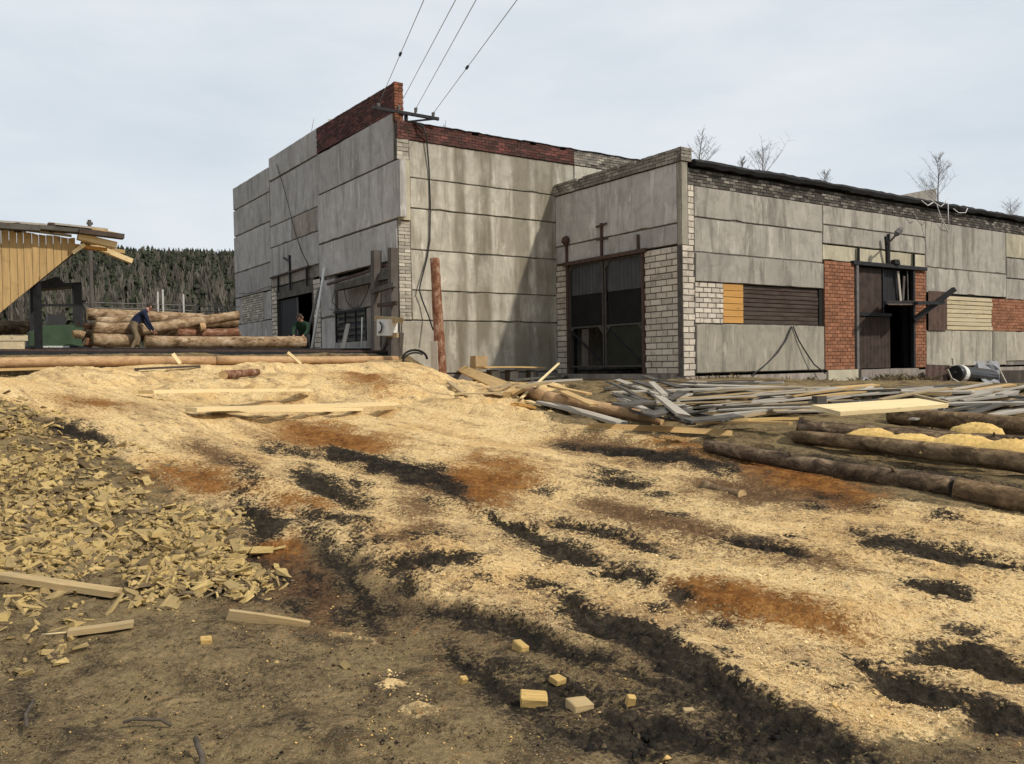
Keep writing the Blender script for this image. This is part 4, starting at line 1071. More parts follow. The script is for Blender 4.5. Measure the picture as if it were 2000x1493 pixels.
def log(name, a, b, r0, r1, mat, endmat, label, group=None, n=14, seg=14, bump=0.035, bend=0.03):
    L = (Vector(b) - Vector(a)).length; mb = MB()
    c1, c2 = random.uniform(-bend, bend), random.uniform(-bend, bend) * 0.6
    pts = []; rs = []
    for i in range(seg + 1):
        t = i / seg * 2 - 1
        pts.append((t * L / 2, c2 * (1 - t * t), c1 * (1 - t * t))); rs.append((r0 + (r1 - r0) * i / seg) * (1 + random.uniform(-.025, .025)))
    mb.tube(pts, rs, n, 0, True, bump, mi_cap=1)
    for k in range(int(L * 1.2)):                       # branch stubs
        x = random.uniform(-L / 2 + .1, L / 2 - .1); an = random.uniform(0, 6.28); r = r0 + (r1 - r0) * (x / L + .5)
        d = Vector((0, math.cos(an), math.sin(an)))
        p = Vector((x, 0, 0))
        mb.tube([p + d * r * .8, p + d * (r + random.uniform(.01, .03))], [random.uniform(.015, .03), .012], 5, 0)
    o = mb.build(name, [mat, endmat], smooth=False)
    o.data.polygons.foreach_set('use_smooth', [m == 0 for m in mb.mi] if len(o.data.polygons) == len(mb.mi) else [True] * len(o.data.polygons))
    o.matrix_world = frame_matrix(a, b)
    tag(o, label, 'log', group)
    return o
def above(p, h):
    p = np.array(p, float); p[2] = hz(p[0], p[1]) + h; return p
def rest(px, py, h=0.0):
    """the ground point seen at a pixel of the photograph, raised by h"""
    p = on_ground(px, py, h); p[2] = hz(p[0], p[1]) + h; return p
def rail_point(px, back=0.0):
    """a point on the line of the saw rails (BACK metres behind it) under a column of the photograph"""
    v = ray(px, 690); u = v[0] / v[1]
    p0 = np.array([-3.66, 26.3]) + back * DL[:2]
    # p0 - t*DR on the line X = u*Y
    t = (p0[0] - u * p0[1]) / (DR[0] - u * DR[1])
    q = p0 - t * DR[:2]
    return np.array([q[0], q[1], 0.0])
def at_rail(px, py, back=0.0):
    q = rail_point(px, back); v = ray(px, py)
    q[2] = CP[2] + v[2] / v[1] * q[1]
    return q

# ------------------------------------------------------------------ saw rails, crest logs
E_ = empty('saw_rail', at_rail(400, 690)); tag(E_, 'long dark steel rail running along the top of the sawdust bank', 'rail')
def local(o, p): return tuple(np.array(p) - np.array(o.location))
a, b = at_rail(-40, 690), at_rail(772, 691)
mb = MB(); mb.bar(local(E_, a), local(E_, b), 0.14, 0.10); mb.build('beam', MT['steel'], E_)
mb = MB(); mb.bar(local(E_, a + np.array([0, 0, .075])), local(E_, b + np.array([0, 0, .075])), 0.05, 0.05); mb.build('rail_head', MT['rust_iron'], E_)
for i in range(12):
    p = a + (b - a) * (i + .5) / 12
    mb = MB(); q = local(E_, p); mb.box((q[0] - .06, q[1] - .1, q[2] - .5), (q[0] + .06, q[1] + .1, q[2] - .05)); mb.build('leg', MT['steel'], E_)
E2 = empty('saw_rail', at_rail(400, 682, 1.3)); tag(E2, 'second dark steel rail behind the front one, beside the two workers', 'rail')
a2, b2 = at_rail(-40, 684, 1.3), at_rail(735, 684.5, 1.3)
MB().bar(local(E2, a2), local(E2, b2), 0.14, 0.12).build('beam', MT['steel'], E2)
for i in range(12):
    p = a2 + (b2 - a2) * (i + .5) / 12; q = local(E2, p)
    MB().box((q[0] - .06, q[1] - .1, q[2] - .5), (q[0] + .06, q[1] + .1, q[2] - .05)).build('leg', MT['steel'], E2)
log('squared_log', at_rail(-50, 710, -0.75), at_rail(420, 705, -0.75), 0.13, 0.115, MT['bark_tan'], MT['log_end'], 'long pale barkless log lying along the bank top at left, below the black rail', 'logs along the bank top')
log('squared_log', at_rail(422, 704, -0.7), at_rail(776, 702, -0.7), 0.115, 0.10, MT['bark_tan'], MT['log_end'], 'long pale barkless log lying along the bank top, ending beside the white meter box', 'logs along the bank top')
plank('edge_board', at_rail(-40, 724, -1.1), at_rail(100, 720, -1.1), 0.2, 0.06, MT['wood_honey'], 'tan board under the pale log at the left edge of the bank')
plank('wood_stub', at_rail(352, 711, -1.3), at_rail(338, 692, -1.2), 0.10, 0.09, MT['wood_pale'], 'short pale wood stub leaning on the pale log, left of the other stub', roll=0.4)
plank('wood_stub', at_rail(588, 712, -1.4), at_rail(562, 689, -1.2), 0.10, 0.07, MT['wood_pale'], 'short pale wood stub leaning on the pale log, in front of the green workshop worker', roll=0.4)
plank('brown_board', at_rail(715, 706, -1.4), at_rail(790, 705, -1.4), 0.10, 0.05, MT['wood_mix'], 'brown board sticking out of the bank top near the two dark posts')
plank('dark_board', rest(262, 722, .05), rest(392, 716, .05), 0.09, 0.05, MT['wood_dark'], 'thin dark board half buried in the sawdust bank top')
plank('steel_bar', at_rail(175, 697, -0.4), at_rail(300, 697, -0.4), 0.06, 0.03, MT['wood_pale'], 'thin pale lath lying against the black rail at left')
log('log_stub', rest(436, 733, 0.10), rest(502, 727, 0.10), 0.10, 0.08, MT['bark_red'], MT['log_end'], 'short reddish log stub half buried in the sawdust bank', seg=6)
# planks on the slope
plank('long_board', rest(285, 766, .10), rest(598, 764, .12), 0.30, 0.05, MT['wood_pale'], 'upper pale long board lying across the sawdust slope', bend=.01)
plank('long_board', rest(372, 801, .10), rest(765, 789, .12), 0.26, 0.05, MT['wood_pale'], 'lower pale long board lying across the sawdust slope', bend=.01)
plank('cut_board', rest(400, 804, .05), rest(700, 800, .05), 0.2, 0.05, MT['wood_pale'], 'pale board tucked under the lower long board on the sawdust slope')

# ------------------------------------------------------------------ log pile, fence, pole, workers
def pile_log(x0, y0, x1, y1, rpx0, rpx1, back, mat, label):
    a = at_rail(x0, y0, back); b = at_rail(x1, y1, back)
    return log('pine_log', a, b, rpx0 * a[1] / F_PX, rpx1 * b[1] / F_PX, MT[mat], MT['log_end'], label, 'logs in the pile behind the rails', bump=0.05)
pile_log(172, 614, 398, 624, 12, 11, 4.2, 'bark_pile', 'topmost pale pine log of the pile, its end at left')
pile_log(190, 629, 330, 622, 9, 8, 3.7, 'bark_pile', 'thin pale pine log tucked under the topmost log of the pile')
pile_log(268, 646, 468, 616, 12, 9, 3.2, 'bark_pile', 'pine log slanting upwards to the right across the pile, behind the worker in navy')
pile_log(300, 640, 466, 632, 9, 8, 4.0, 'bark_mid', 'brown pine log under the slanting log of the pile')
pile_log(180, 641, 268, 642, 12, 12, 3.0, 'bark_pile', 'middle pale pine log of the pile left of the worker in navy')
pile_log(164, 639, 182, 639, 6, 6, 3.0, 'bark_red', 'small reddish log end sticking out at the left of the pile')
pile_log(181, 664, 270, 666, 13, 13, 2.8, 'bark_pile', 'lowest pale pine log of the pile left of the worker in navy')
pile_log(166, 668, 180, 670, 9, 9, 3.0, 'bark_red', 'pinkish log end beside the lowest log of the pile')
pile_log(300, 656, 360, 652, 8, 8, 3.6, 'bark_pile', 'short pale log between the worker in navy and the reddish log')
pile_log(346, 650, 466, 650, 9, 9, 3.2, 'bark_red', 'reddish log low in the pile close to the tall workshop')
pile_log(392, 640, 400, 640, 9, 9, 3.0, 'bark_tan', 'round sawn log end facing out of the pile')
pile_log(240, 652, 470, 660, 10, 10, 4.4, 'bark_dark', 'dark log at the back of the pile bottom')
pile_log(160, 655, 300, 655, 12, 12, 4.8, 'bark_dark', 'dark log at the back of the pile at left')
pile_log(144, 654, 166, 656, 8, 8, 1.6, 'bark_pile', 'short log end beside the green machine')
held = pile_log(284, 668, 596, 668, 12, 11, 2.0, 'bark_pile', 'long pine log held by the two workers over the rails')

fe = empty('yard_fence', at_rail(330, 605, 14)); tag(fe, 'thin rail fence with white posts behind the log pile', 'fence')
def fpt(px, py): return local(fe, at_rail(px, py, 14))
for px, top in ((192, 598), (222, 596), (311, 570), (321, 566), (354, 590), (361, 575), (385, 595), (412, 596), (440, 598)):
    MB().bar(fpt(px, 650), fpt(px, top), .045 if px in (311, 321, 361) else .035, .05).build('post', MT['white_paint'] if px in (311, 321, 361) else MT['steel_grey'], fe)
for y in (597, 607):
    MB().tube([fpt(170, y - 6), fpt(470, y + 3)], .022, 5).build('rail', MT['steel_grey'], fe)
up = empty('utility_pole', at_rail(182, 700, 9)); tag(up, 'dark wooden utility pole behind the shed roof', 'pole')
MB().tube([local(up, at_rail(182, 700, 9)), local(up, at_rail(181.5, 430, 9))], [.085, .065], 8).build('pole', MT['wood_post'], up)
MB().bar(local(up, at_rail(176, 436, 9)), local(up, at_rail(188, 437, 9)), .08, .08).build('crossarm', MT['wood_post'], up)
MB().tube([local(up, at_rail(x, y, 9)) for x, y in ((120, 505), (150, 518), (182, 522), (210, 519), (240, 508))], .02, 4).build('slack_wire', MT['cable'], up)

def person(name, joints, edges, radii, zones, label, head, hats, face_dir, fingers):
    """one skinned body mesh; ZONES maps a bone to a material"""
    names = list(joints); idx = {k: i for i, k in enumerate(names)}
    me = bpy.data.meshes.new(name)
    me.from_pydata([joints[k] for k in names], [(idx[a], idx[b]) for a, b in edges], [])
    ob = link(name, me)
    md = ob.modifiers.new('skin', 'SKIN'); md.use_smooth_shade = True
    for i, k in enumerate(names):
        sv = me.skin_vertices[0].data[i]
        r = radii[k]; sv.radius = r if isinstance(r, tuple) else (r, r); sv.use_root = (k == 'pelvis')
    sub = ob.modifiers.new('sub', 'SUBSURF'); sub.levels = 1; sub.render_levels = 1
    dg = bpy.context.evaluated_depsgraph_get()
    m2 = bpy.data.meshes.new_from_object(ob.evaluated_get(dg))
    ob.modifiers.clear()
    mats = ['skin', zones['top'], zones['legs'], 'black_cloth']
    vs = [tuple(v.co) for v in m2.vertices]; fs = [tuple(p.vertices) for p in m2.polygons]; mi = []
    segs = [(Vector(joints[a]), Vector(joints[b]), a, b) for a, b in edges]
    for p in m2.polygons:
        c = p.center; best = None
        for A, B, a, b in segs:
            d = B - A; tt = max(0, min(1, (c - A).dot(d) / max(d.length_squared, 1e-9)))
            dist = (c - A - d * tt).length
            if best is None or dist < best[0]: best = (dist, a, b)
        key = best[1] + best[2]
        if 'head' in key or 'hand' in key: mi.append(0)
        elif 'foot' in key or 'toe' in key: mi.append(3)
        elif 'knee' in key or 'hip' in key or 'ankle' in key: mi.append(2)
        else: mi.append(1)
    mb = MB(); mb.v = vs; mb.f = fs; mb.mi = mi
    fwd = Vector(face_dir).normalized(); hc = Vector(head); side = fwd.cross(Vector((0, 0, 1))).normalized(); upv = side.cross(fwd)
    # nose, brow, ears
    mb.tube([hc + fwd * .085 + upv * .02, hc + fwd * .12 - upv * .03], [.012, .018], 5, 0)
    for s in (-1, 1):
        mb.tube([hc + side * s * .085 + upv * .03, hc + side * s * .10 - upv * .035], [.018, .022], 6, 0)
        mb.tube([hc + fwd * .09 + side * s * .035 + upv * .022, hc + fwd * .098 + side * s * .035 + upv * .018], [.014, .008], 6, 3)
    mb.tube([hc + fwd * .096 + side * .03 - upv * .06, hc + fwd * .096 - side * .03 - upv * .06], .008, 5, 3)
    for wrist, d in fingers:                            # five fingers closing round the log
        w = Vector(wrist); d = Vector(d).normalized(); s = d.cross(Vector((0, 0, 1))).normalized(); dn = Vector((0, 0, -1))
        for k in range(4):
            q = w + s * (k - 1.5) * .022 + d * .05; ln = (.07, .08, .075, .06)[k]
            mb.tube([w + s * (k - 1.5) * .012, q, q + (d * .4 + dn * .6) * ln * .6, q + (d * .1 + dn) * ln], [.011, .0105, .009, .007], 6, 0)
        mb.tube([w, w + s * .045 + d * .02, w + s * .06 + d * .05 + dn * .02], [.013, .012, .009], 6, 0)
    m3 = mb.mesh(name, [MT[m] for m in mats], True)
    ob.data = m3
    tag(ob, label, 'person')
    hm = MB(); n = 8
    rings = []
    for i in range(5):
        a = i / 4 * math.pi * 0.56
        rings.append([hc + upv * (.112 * math.cos(a) + .012) + (fwd * math.cos(tt) * .108 + side * math.sin(tt) * .095) * math.sin(a) - fwd * .018 for tt in [2 * math.pi * j / n for j in range(n)]])
    vs = [v for r in rings for v in r]; fs = []
    for i in range(4):
        for j in range(n):
            fs.append((i * n + j, i * n + (j + 1) % n, (i + 1) * n + (j + 1) % n, (i + 1) * n + j))
    hm.add(vs, fs)
    hm.build('hair' if hats == 'hair' else 'cap', MT[hats], ob, smooth=True)
    return ob
BE = [('pelvis', 'belly'), ('belly', 'chest'), ('chest', 'neck'), ('neck', 'head_c'), ('head_c', 'head_t'), ('chest', 'sh_l'), ('chest', 'sh_r'), ('sh_l', 'elb_l'), ('elb_l', 'wr_l'), ('wr_l', 'hand_l'), ('sh_r', 'elb_r'), ('elb_r', 'wr_r'), ('wr_r', 'hand_r'),
      ('pelvis', 'hip_l'), ('pelvis', 'hip_r'), ('hip_l', 'knee_l'), ('knee_l', 'ankle_l'), ('ankle_l', 'foot_l'), ('foot_l', 'toe_l'), ('hip_r', 'knee_r'), ('knee_r', 'ankle_r'), ('ankle_r', 'foot_r'), ('foot_r', 'toe_r')]
BR = {'pelvis': .15, 'belly': .145, 'chest': .16, 'neck': .062, 'head_c': (.095, .105), 'head_t': (.08, .09), 'sh_l': .085, 'sh_r': .085, 'elb_l': .055, 'elb_r': .055, 'wr_l': .04, 'wr_r': .04, 'hand_l': .04, 'hand_r': .04, 'hip_l': .105, 'hip_r': .105, 'knee_l': .075, 'knee_r': .075, 'ankle_l': .055, 'ankle_r': .055, 'foot_l': .05, 'foot_r': .05, 'toe_l': .045, 'toe_r': .045}
def place(base, fdir, J):
    f = np.array(fdir, float); f /= np.linalg.norm(f); s = np.array([-f[1], f[0], 0])
    return {k: tuple(np.array(base) + f * v[0] + s * v[1] + UP * v[2]) for k, v in J.items()}
b1 = at_rail(258, 690, 2.6); b1[2] = 2.10
J1 = dict(pelvis=(.05, 0, .80), belly=(.14, 0, .98), chest=(.30, 0, 1.16), neck=(.44, 0, 1.26), head_c=(.52, 0, 1.33), head_t=(.55, 0, 1.42), sh_l=(.32, .2, 1.16), sh_r=(.32, -.2, 1.16), elb_l=(.42, .23, .88), elb_r=(.42, -.23, .88), wr_l=(.56, .16, .66), wr_r=(.56, -.16, .66), hand_l=(.60, .14, .60), hand_r=(.60, -.14, .60),
          hip_l=(.03, .11, .76), hip_r=(.03, -.11, .76), knee_l=(.22, .14, .44), knee_r=(.12, -.14, .42), ankle_l=(.12, .15, .08), ankle_r=(-.06, -.15, .08), foot_l=(.15, .15, .05), foot_r=(-.02, -.15, .05), toe_l=(.29, .16, .04), toe_r=(.12, -.16, .04))
P1 = place(b1, DR, J1)
person('person', P1, BE, BR, {'top': 'navy', 'legs': 'khaki'}, 'worker in navy jacket and khaki trousers bending over the log by the pile', P1['head_c'], 'hair', DR * 1.0 - UP * .45, [(P1['hand_l'], DR - UP * .4), (P1['hand_r'], DR - UP * .4)])
b2_ = at_rail(592, 690, 2.9); b2_[2] = 2.05
f2 = -DL * .75 - DR * .55
J2 = dict(pelvis=(-.18, 0, .62), belly=(-.06, 0, .78), chest=(.12, 0, .95), neck=(.22, 0, 1.07), head_c=(.28, 0, 1.17), head_t=(.29, 0, 1.27), sh_l=(.14, .2, .95), sh_r=(.14, -.2, .95), elb_l=(.28, .24, .74), elb_r=(.28, -.24, .74), wr_l=(.48, .16, .57), wr_r=(.48, -.16, .57), hand_l=(.54, .13, .53), hand_r=(.54, -.13, .53),
          hip_l=(-.18, .11, .58), hip_r=(-.18, -.11, .58), knee_l=(.16, .2, .46), knee_r=(.16, -.2, .46), ankle_l=(-.05, .2, .08), ankle_r=(-.05, -.2, .08), foot_l=(0, .2, .05), foot_r=(0, -.2, .05), toe_l=(.14, .21, .04), toe_r=(.14, -.21, .04))
P2 = place(b2_, f2, J2)
person('person', P2, BE, BR, {'top': 'green_cloth', 'legs': 'black_cloth'}, 'worker in dark green jacket crouching at the log end before the open yard gate', P2['head_c'], 'hair', f2 - UP * .35, [(P2['hand_l'], f2 - UP * .4), (P2['hand_r'], f2 - UP * .4)])

# ------------------------------------------------------------------ board shed and saw machine at left
SB = 0.9                                                # metres behind the rail line
def shp(px, py, back=SB): return at_rail(px, py, back)
so = shp(80, 690); so[2] = 2.05
shed = empty('board_shed', so); tag(shed, 'shed with slanting yellow board gable and rough plank roof at left edge', 'shed')
def sl(px, py, back=SB): return local(shed, shp(px, py, back))
edges_x = [-50, -33, -15, -1, 8.5, 24, 39, 52, 68.5, 82, 96, 110, 125, 139, 153]
for i in range(len(edges_x) - 1):
    x0, x1 = edges_x[i] + .4, edges_x[i + 1] - .5
    top = lambda x: 448 + (x - 0) * 0.118 + random.uniform(-1.5, 1.5)
    bot = lambda x: 613 - x * 0.80
    if x0 > 140: bot = lambda x: 613 - x * 0.77
    bk = SB + random.uniform(-.015, .015)
    pts = [sl(x0, bot(x0), bk), sl(x1, bot(x1), bk), sl(x1, top(x1), bk), sl(x0, top(x0), bk)]
    p2 = [tuple(np.array(p) + DL * .03) for p in pts]
    MB().add(pts + p2, [(0, 1, 2, 3), (7, 6, 5, 4), (0, 4, 5, 1), (1, 5, 6, 2), (2, 6, 7, 3), (3, 7, 4, 0)]).build('board', MT['wood_new'], shed)
MB().bar(sl(-55, 648, SB + .12), sl(152, 490, SB + .12), .10, .12).build('brace', MT['wood_dark'], shed)
plank_pts = lambda a, b, w, t, m, nm: MB().bar(a, b, w, t).build(nm, MT[m], shed)
plank_pts(sl(-60, 438, SB - .25), sl(84, 447, SB - .25), .3, .13, 'wood_slab', 'roof_plank')
plank_pts(sl(-60, 430, SB + .3), sl(96, 441, SB + .3), .4, .05, 'wood_grey', 'roof_plank')
plank_pts(sl(80, 445, SB - .2), sl(198, 456, SB - .2), .4, .10, 'wood_slab', 'roof_plank')
plank_pts(sl(100, 438, SB + .5), sl(215, 450, SB + .5), .4, .05, 'wood_grey', 'roof_plank')
plank_pts(sl(160, 452, SB - .35), sl(247, 463, SB - .35), .3, .12, 'wood_dark', 'roof_plank')
plank_pts(sl(185, 449, SB + .2), sl(240, 460, SB + .2), .4, .05, 'wood_honey', 'roof_plank')
plank_pts(sl(158, 462, SB - .1), sl(232, 480, SB - .1), .3, .16, 'wood_pale', 'roof_plank')
plank_pts(sl(152, 480, SB + .1), sl(214, 488, SB + .1), .12, .08, 'wood_tan', 'eave_board')
plank_pts(sl(165, 471, SB + .4), sl(262, 511, SB + .4), .24, .13, 'wood_pale', 'eave_board')
plank_pts(sl(172, 484, SB + .2), sl(246, 492, SB + .9), .12, .10, 'wood_new', 'eave_board')
plank_pts(sl(147, 494, SB - .02), sl(171, 478, SB - .02), .08, .09, 'wood_pale', 'eave_board')
MB().bar(sl(-55, 441, SB + .1), sl(58, 452, SB + .1), .03, .09).build('white_strip', MT['white_paint'], shed); MB().bar(sl(60, 450, SB + .1), sl(146, 461, SB + .1), .03, .07).build('white_strip', MT['white_paint'], shed)  # white bars put in for the bright gap under the roof
for x in (40, 107): plank_pts(sl(x, 436, SB - .1), sl(x + 2, 454, SB - .1), .14, .12, 'wood_dark', 'rafter_end')
MB().add([sl(-60, 446, SB + 3), sl(235, 462, SB + 3), sl(235, 457, SB), sl(-60, 440, SB)], [(0, 1, 2, 3)]).build('roof_sheet', MT['tar'], shed)
for px in (-45, 76): MB().bar(sl(px, 700, SB + .15), sl(px, 606 if px > 0 else 450, SB + .15), .14, .14).build('post', MT['steel'], shed)
for px in (-45, 190): MB().bar(sl(px, 700, SB + 3), sl(px, 470, SB + 3), .16, .16).build('post', MT['wood_dark'], shed) if px < 0 else None
MB().bar(sl(76, 605, SB + .15), sl(76, 552, SB + .15), .14, .14).build('post', MT['steel'], shed)

mo = shp(112, 690, 2.0); mo[2] = 2.05
mc = empty('saw_machine', mo); tag(mc, 'green saw machine with dark open cab frame under the board shed', 'machine')
def ml(px, py, back=2.0): return local(mc, at_rail(px, py, back))
def slab(pts, depth, name, mat):
    f = [ml(*p) for p in pts]; n = len(f); g = [tuple(np.array(p) + DL * depth) for p in f]
    fs = [tuple(range(n)), tuple(range(2 * n - 1, n - 1, -1))] + [(i, i + n, (i + 1) % n + n, (i + 1) % n) for i in range(n)]
    return MB().add(f + g, fs).build(name, MT[mat], mc)
slab([(58, 676), (160, 676), (163, 640), (150, 634), (80, 636), (60, 648)], 1.1, 'body', 'green_paint')
slab([(62, 645), (75, 645), (75, 566), (62, 566)], .3, 'cab_post', 'steel')
slab([(147, 640), (163, 640), (163, 552), (147, 552)], .3, 'cab_post', 'steel')
slab([(62, 566), (163, 558), (163, 551), (130, 553), (115, 540), (95, 547), (76, 552), (62, 560)], 1.0, 'cab_roof', 'steel')
slab([(75, 598), (147, 599), (147, 594), (75, 594)], .1, 'cab_rail', 'steel')
slab([(94, 635), (130, 635), (130, 616), (122, 613), (112, 616), (96, 612)], .5, 'motor', 'plastic')
slab([(150, 640), (160, 640), (158, 628), (152, 628)], .2, 'motor_cap', 'rust_iron')
slab([(80, 680), (136, 680), (136, 676), (80, 676)], .1, 'white_strip', 'white_paint')
slab([(48, 690), (168, 690), (168, 677), (48, 677)], 1.3, 'base_frame', 'steel')
slab([(163, 590), (171, 590), (171, 587), (163, 587)], .1, 'mirror_arm', 'steel')
co = empty('timber_box', shp(20, 686, 1.0)); tag(co, 'low pale wooden box beside the green saw machine', 'box')
def cl(px, py, back): return local(co, at_rail(px, py, back))
for i, (x0, x1) in enumerate(((-30, -12), (-11, 3), (4, 18), (19, 33), (34, 48))):
    a, b = cl(x0, 684, 1.0), cl(x1, 667, 1.0)
    MB().bar(cl((x0 + x1) / 2, 684, 1.0), cl((x0 + x1) / 2, 667, 1.0), .17, .04, up=tuple(DL)).build('board', MT['wood_side'], co)
MB().bar(cl(-30, 661, 1.0), cl(55, 661, 1.0), .08, .13).build('top_rail', MT['wood_side'], co)
MB().bar(cl(-30, 660, 1.9), cl(55, 660, 1.9), .08, .13).build('top_rail', MT['wood_side'], co)
log('pine_log', at_rail(-40, 640, 4.5), at_rail(60, 640, 4.5), .2, .2, MT['bark_dark'], MT['log_end'], 'dark log behind the pale timber box at far left', 'logs in the pile behind the rails')

# ------------------------------------------------------------------ things at the tall workshop's wall
def gw(px, py, out=0.4):                                # a point OUT metres in front of the gable wall
    return on_plane(px, py, K + (X_G - out) * DR, DR)
def sw(px, py, out=0.05): return on_plane(px, py, K + (Y_S - out) * DL, DL)
def fw(px, py, out=0.05): return on_plane(px, py, K - out * DL, DL)
ms = empty('meter_stand', gw(752, 700)); tag(ms, 'two old dark wooden posts with cross pieces and a white meter box at the gable', 'meter stand')
def msl(px, py, out=0.4): return local(ms, gw(px, py, out))
def mpost(nm, a, b, w, mat, out=.4, d=None): return MB().bar(msl(*a, out), msl(*b, out), w, d or w, up=tuple(DR)).build(nm, MT[mat], ms)
mpost('post', (735, 705), (734.5, 490), .26, 'wood_post'); mpost('post', (768, 705), (767.5, 485), .24, 'wood_post')
mpost('crossbar', (727, 570), (772, 556), .14, 'wood_slab', .5); mpost('crossbar', (740, 597), (776, 592), .12, 'wood_dark', .5); mpost('crossbar', (735, 622), (783, 626), .16, 'wood_mix', .55); mpost('crossbar', (740, 652), (775, 655), .14, 'wood_mix', .55)
mpost('crossbar', (640, 556), (757, 518), .08, 'rust_iron', .2); mpost('crossbar', (660, 562), (770, 536), .22, 'wood_slab', .3)
mpost('brace', (740, 700), (762, 655), .1, 'wood_post'); mpost('brace', (779, 700), (783, 650), .14, 'wood_post', .1)
bx = [msl(736, 656, .75), msl(759, 656, .75), msl(759, 624, .75), msl(736, 624, .75)]
MB().add(bx + [tuple(np.array(p) + DR * .3) for p in bx], [(0, 1, 2, 3), (7, 6, 5, 4), (0, 4, 5, 1), (1, 5, 6, 2), (2, 6, 7, 3), (3, 7, 4, 0)]).build('meter_box', MT['white_paint'], ms)
MB().tube([msl(740, 650, .78), msl(745, 646, .82), msl(746, 638, .82), msl(742, 630, .78)], .025, 6).build('box_cable', MT['cable'], ms)
def cable(name, pts, r, label, mat='cable', cat='cable', n=6, group=None):
    o = MB().tube(pts, r, n).build(name, MT[mat], None, smooth=True)
    return tag(o, label, cat, group)
def pole_(name, a, b, r, mat, label, cat='pole'):
    o = MB().tube([a, (np.array(a) + np.array(b)) / 2, b], r, 8).build(name, MT[mat], None, smooth=True); return tag(o, label, cat)
pole_('leaning_pole', gw(608, 690, 1.0), gw(634, 523, .15), .05, 'white_paint', 'longer pale pole leaning beside the dark yard gate')
pole_('leaning_pole', gw(602, 650, .7), gw(623, 562, .15), .05, 'steel_grey', 'shorter grey pole leaning inside the dark yard gate')
plank('leaning_board', gw(669, 683, .8), gw(680, 633, .2), .14, .04, MT['wood_grey'], 'short pale board leaning below the barred window')
pole_('thin_pipe', gw(706, 690, .35), gw(707.5, 620, .3), .025, 'white_paint', 'thin white pipe standing before the barred window', 'pipe')
cable('hanging_cable', [gw(540, 322, .06), gw(550, 352, .06), gw(563, 400, .06), gw(575, 450, .06), gw(588, 490, .06), gw(605, 524, .08)], .015, 'dark cable hanging from the gable top down to the yard gate')
cable('sagging_cable', [gw(467, 573, .1), gw(482, 574, .1), gw(500, 570, .1), gw(520, 561, .12), gw(531, 560, .12), gw(538, 570, .1), gw(545, 582, .08)], .014, 'thin dark cable sagging along the lower gable near its far corner')
for k, pts in enumerate((((672, 566), (677, 590), (690, 603), (704, 598), (716, 575), (722, 553)), ((643, 604), (655, 608), (668, 604)), ((655, 565), (648, 590), (664, 606)))):
    cable('loop_cable', [gw(x, y, .12) for x, y in pts], .015, ('dark cable looping over the panel above the barred window', 'dark cable sagging at the left of the barred window', 'short dark cable curling beside the block pier of the yard gate')[k])
cable('down_cable', [sw(826, 246, .25), sw(833, 270, .1), sw(838, 330), sw(840.5, 400), sw(839.5, 470), sw(834, 505), sw(821, 555, .12), sw(819, 568, .14), sw(826, 590, .12), sw(836, 615, .2), sw(846, 645, .5)], .024, 'thick black cable hanging down the sunlit wall to the red post')
# red post and stake beside it
pb = at_depth(862, 708, 24.2); pb[2] = hz(pb[0], pb[1]) - .3; ptop = at_depth(849, 505, 24.4)
log('red_post', pb, ptop, .165, .135, MT['bark_red'], MT['log_end'], 'thick reddish barkless log post standing upright before the sunlit wall', bump=.05, seg=20)
sk = at_depth(849, 712, 23.6); sk[2] -= .2
plank('grey_stake', sk, at_depth(847, 666, 23.6), .2, .05, MT['wood_grey'], 'short grey board stake standing at the foot of the red post', cat='stake', roll=1.3)
hs = []
for i in range(11):
    a = math.pi * i / 10
    hs.append(at_depth(810 - 24 * math.cos(a), 702 - 18 * math.sin(a), 24.6))
cable('black_hose', hs, .034, 'black hose loop arching out of the sawdust by the wall', cat='hose')
cable('black_hose', [p + np.array([.05, -.25, -.08]) for p in hs[:8]], .028, 'second thinner black hose loop in front of the first', cat='hose')

# bracket and power lines
br = empty('line_bracket', lw(X_G + .2, Y_S + .1, 9.2)); tag(br, 'black iron wire bracket with insulators on the roof corner', 'bracket')
BD = 26.6
def bl_(px, py, d=BD): return local(br, at_depth(px, py, d))
MB().bar(bl_(727, 210, 26.1), bl_(857, 233, 26.9), .09, .09).build('crossbar', MT['steel'], br)
MB().bar(bl_(793, 252), bl_(793, 221), .11, .11).build('post', MT['steel'], br)
MB().bar(bl_(787, 239), bl_(846, 233), .05, .05).build('brace', MT['steel'], br); MB().bar(bl_(793, 247), bl_(770, 222), .05, .05).build('brace', MT['steel'], br)
MB().tube([bl_(793, 238), bl_(808, 238), bl_(820, 244), bl_(826, 250)], .035, 6).build('cable_lead', MT['cable'], br)
ins = [(739, 205, 26.2), (779, 209, 26.4), (812, 213, 26.6), (846, 222, 26.85)]
for x, y, d in ins:
    MB().tube([bl_(x - 1, y + 10, d), bl_(x, y + 4, d), bl_(x, y, d), bl_(x + 3, y - 2, d)], [.03, .05, .06, .03], 7).build('insulator', MT['steel_grey'], br)
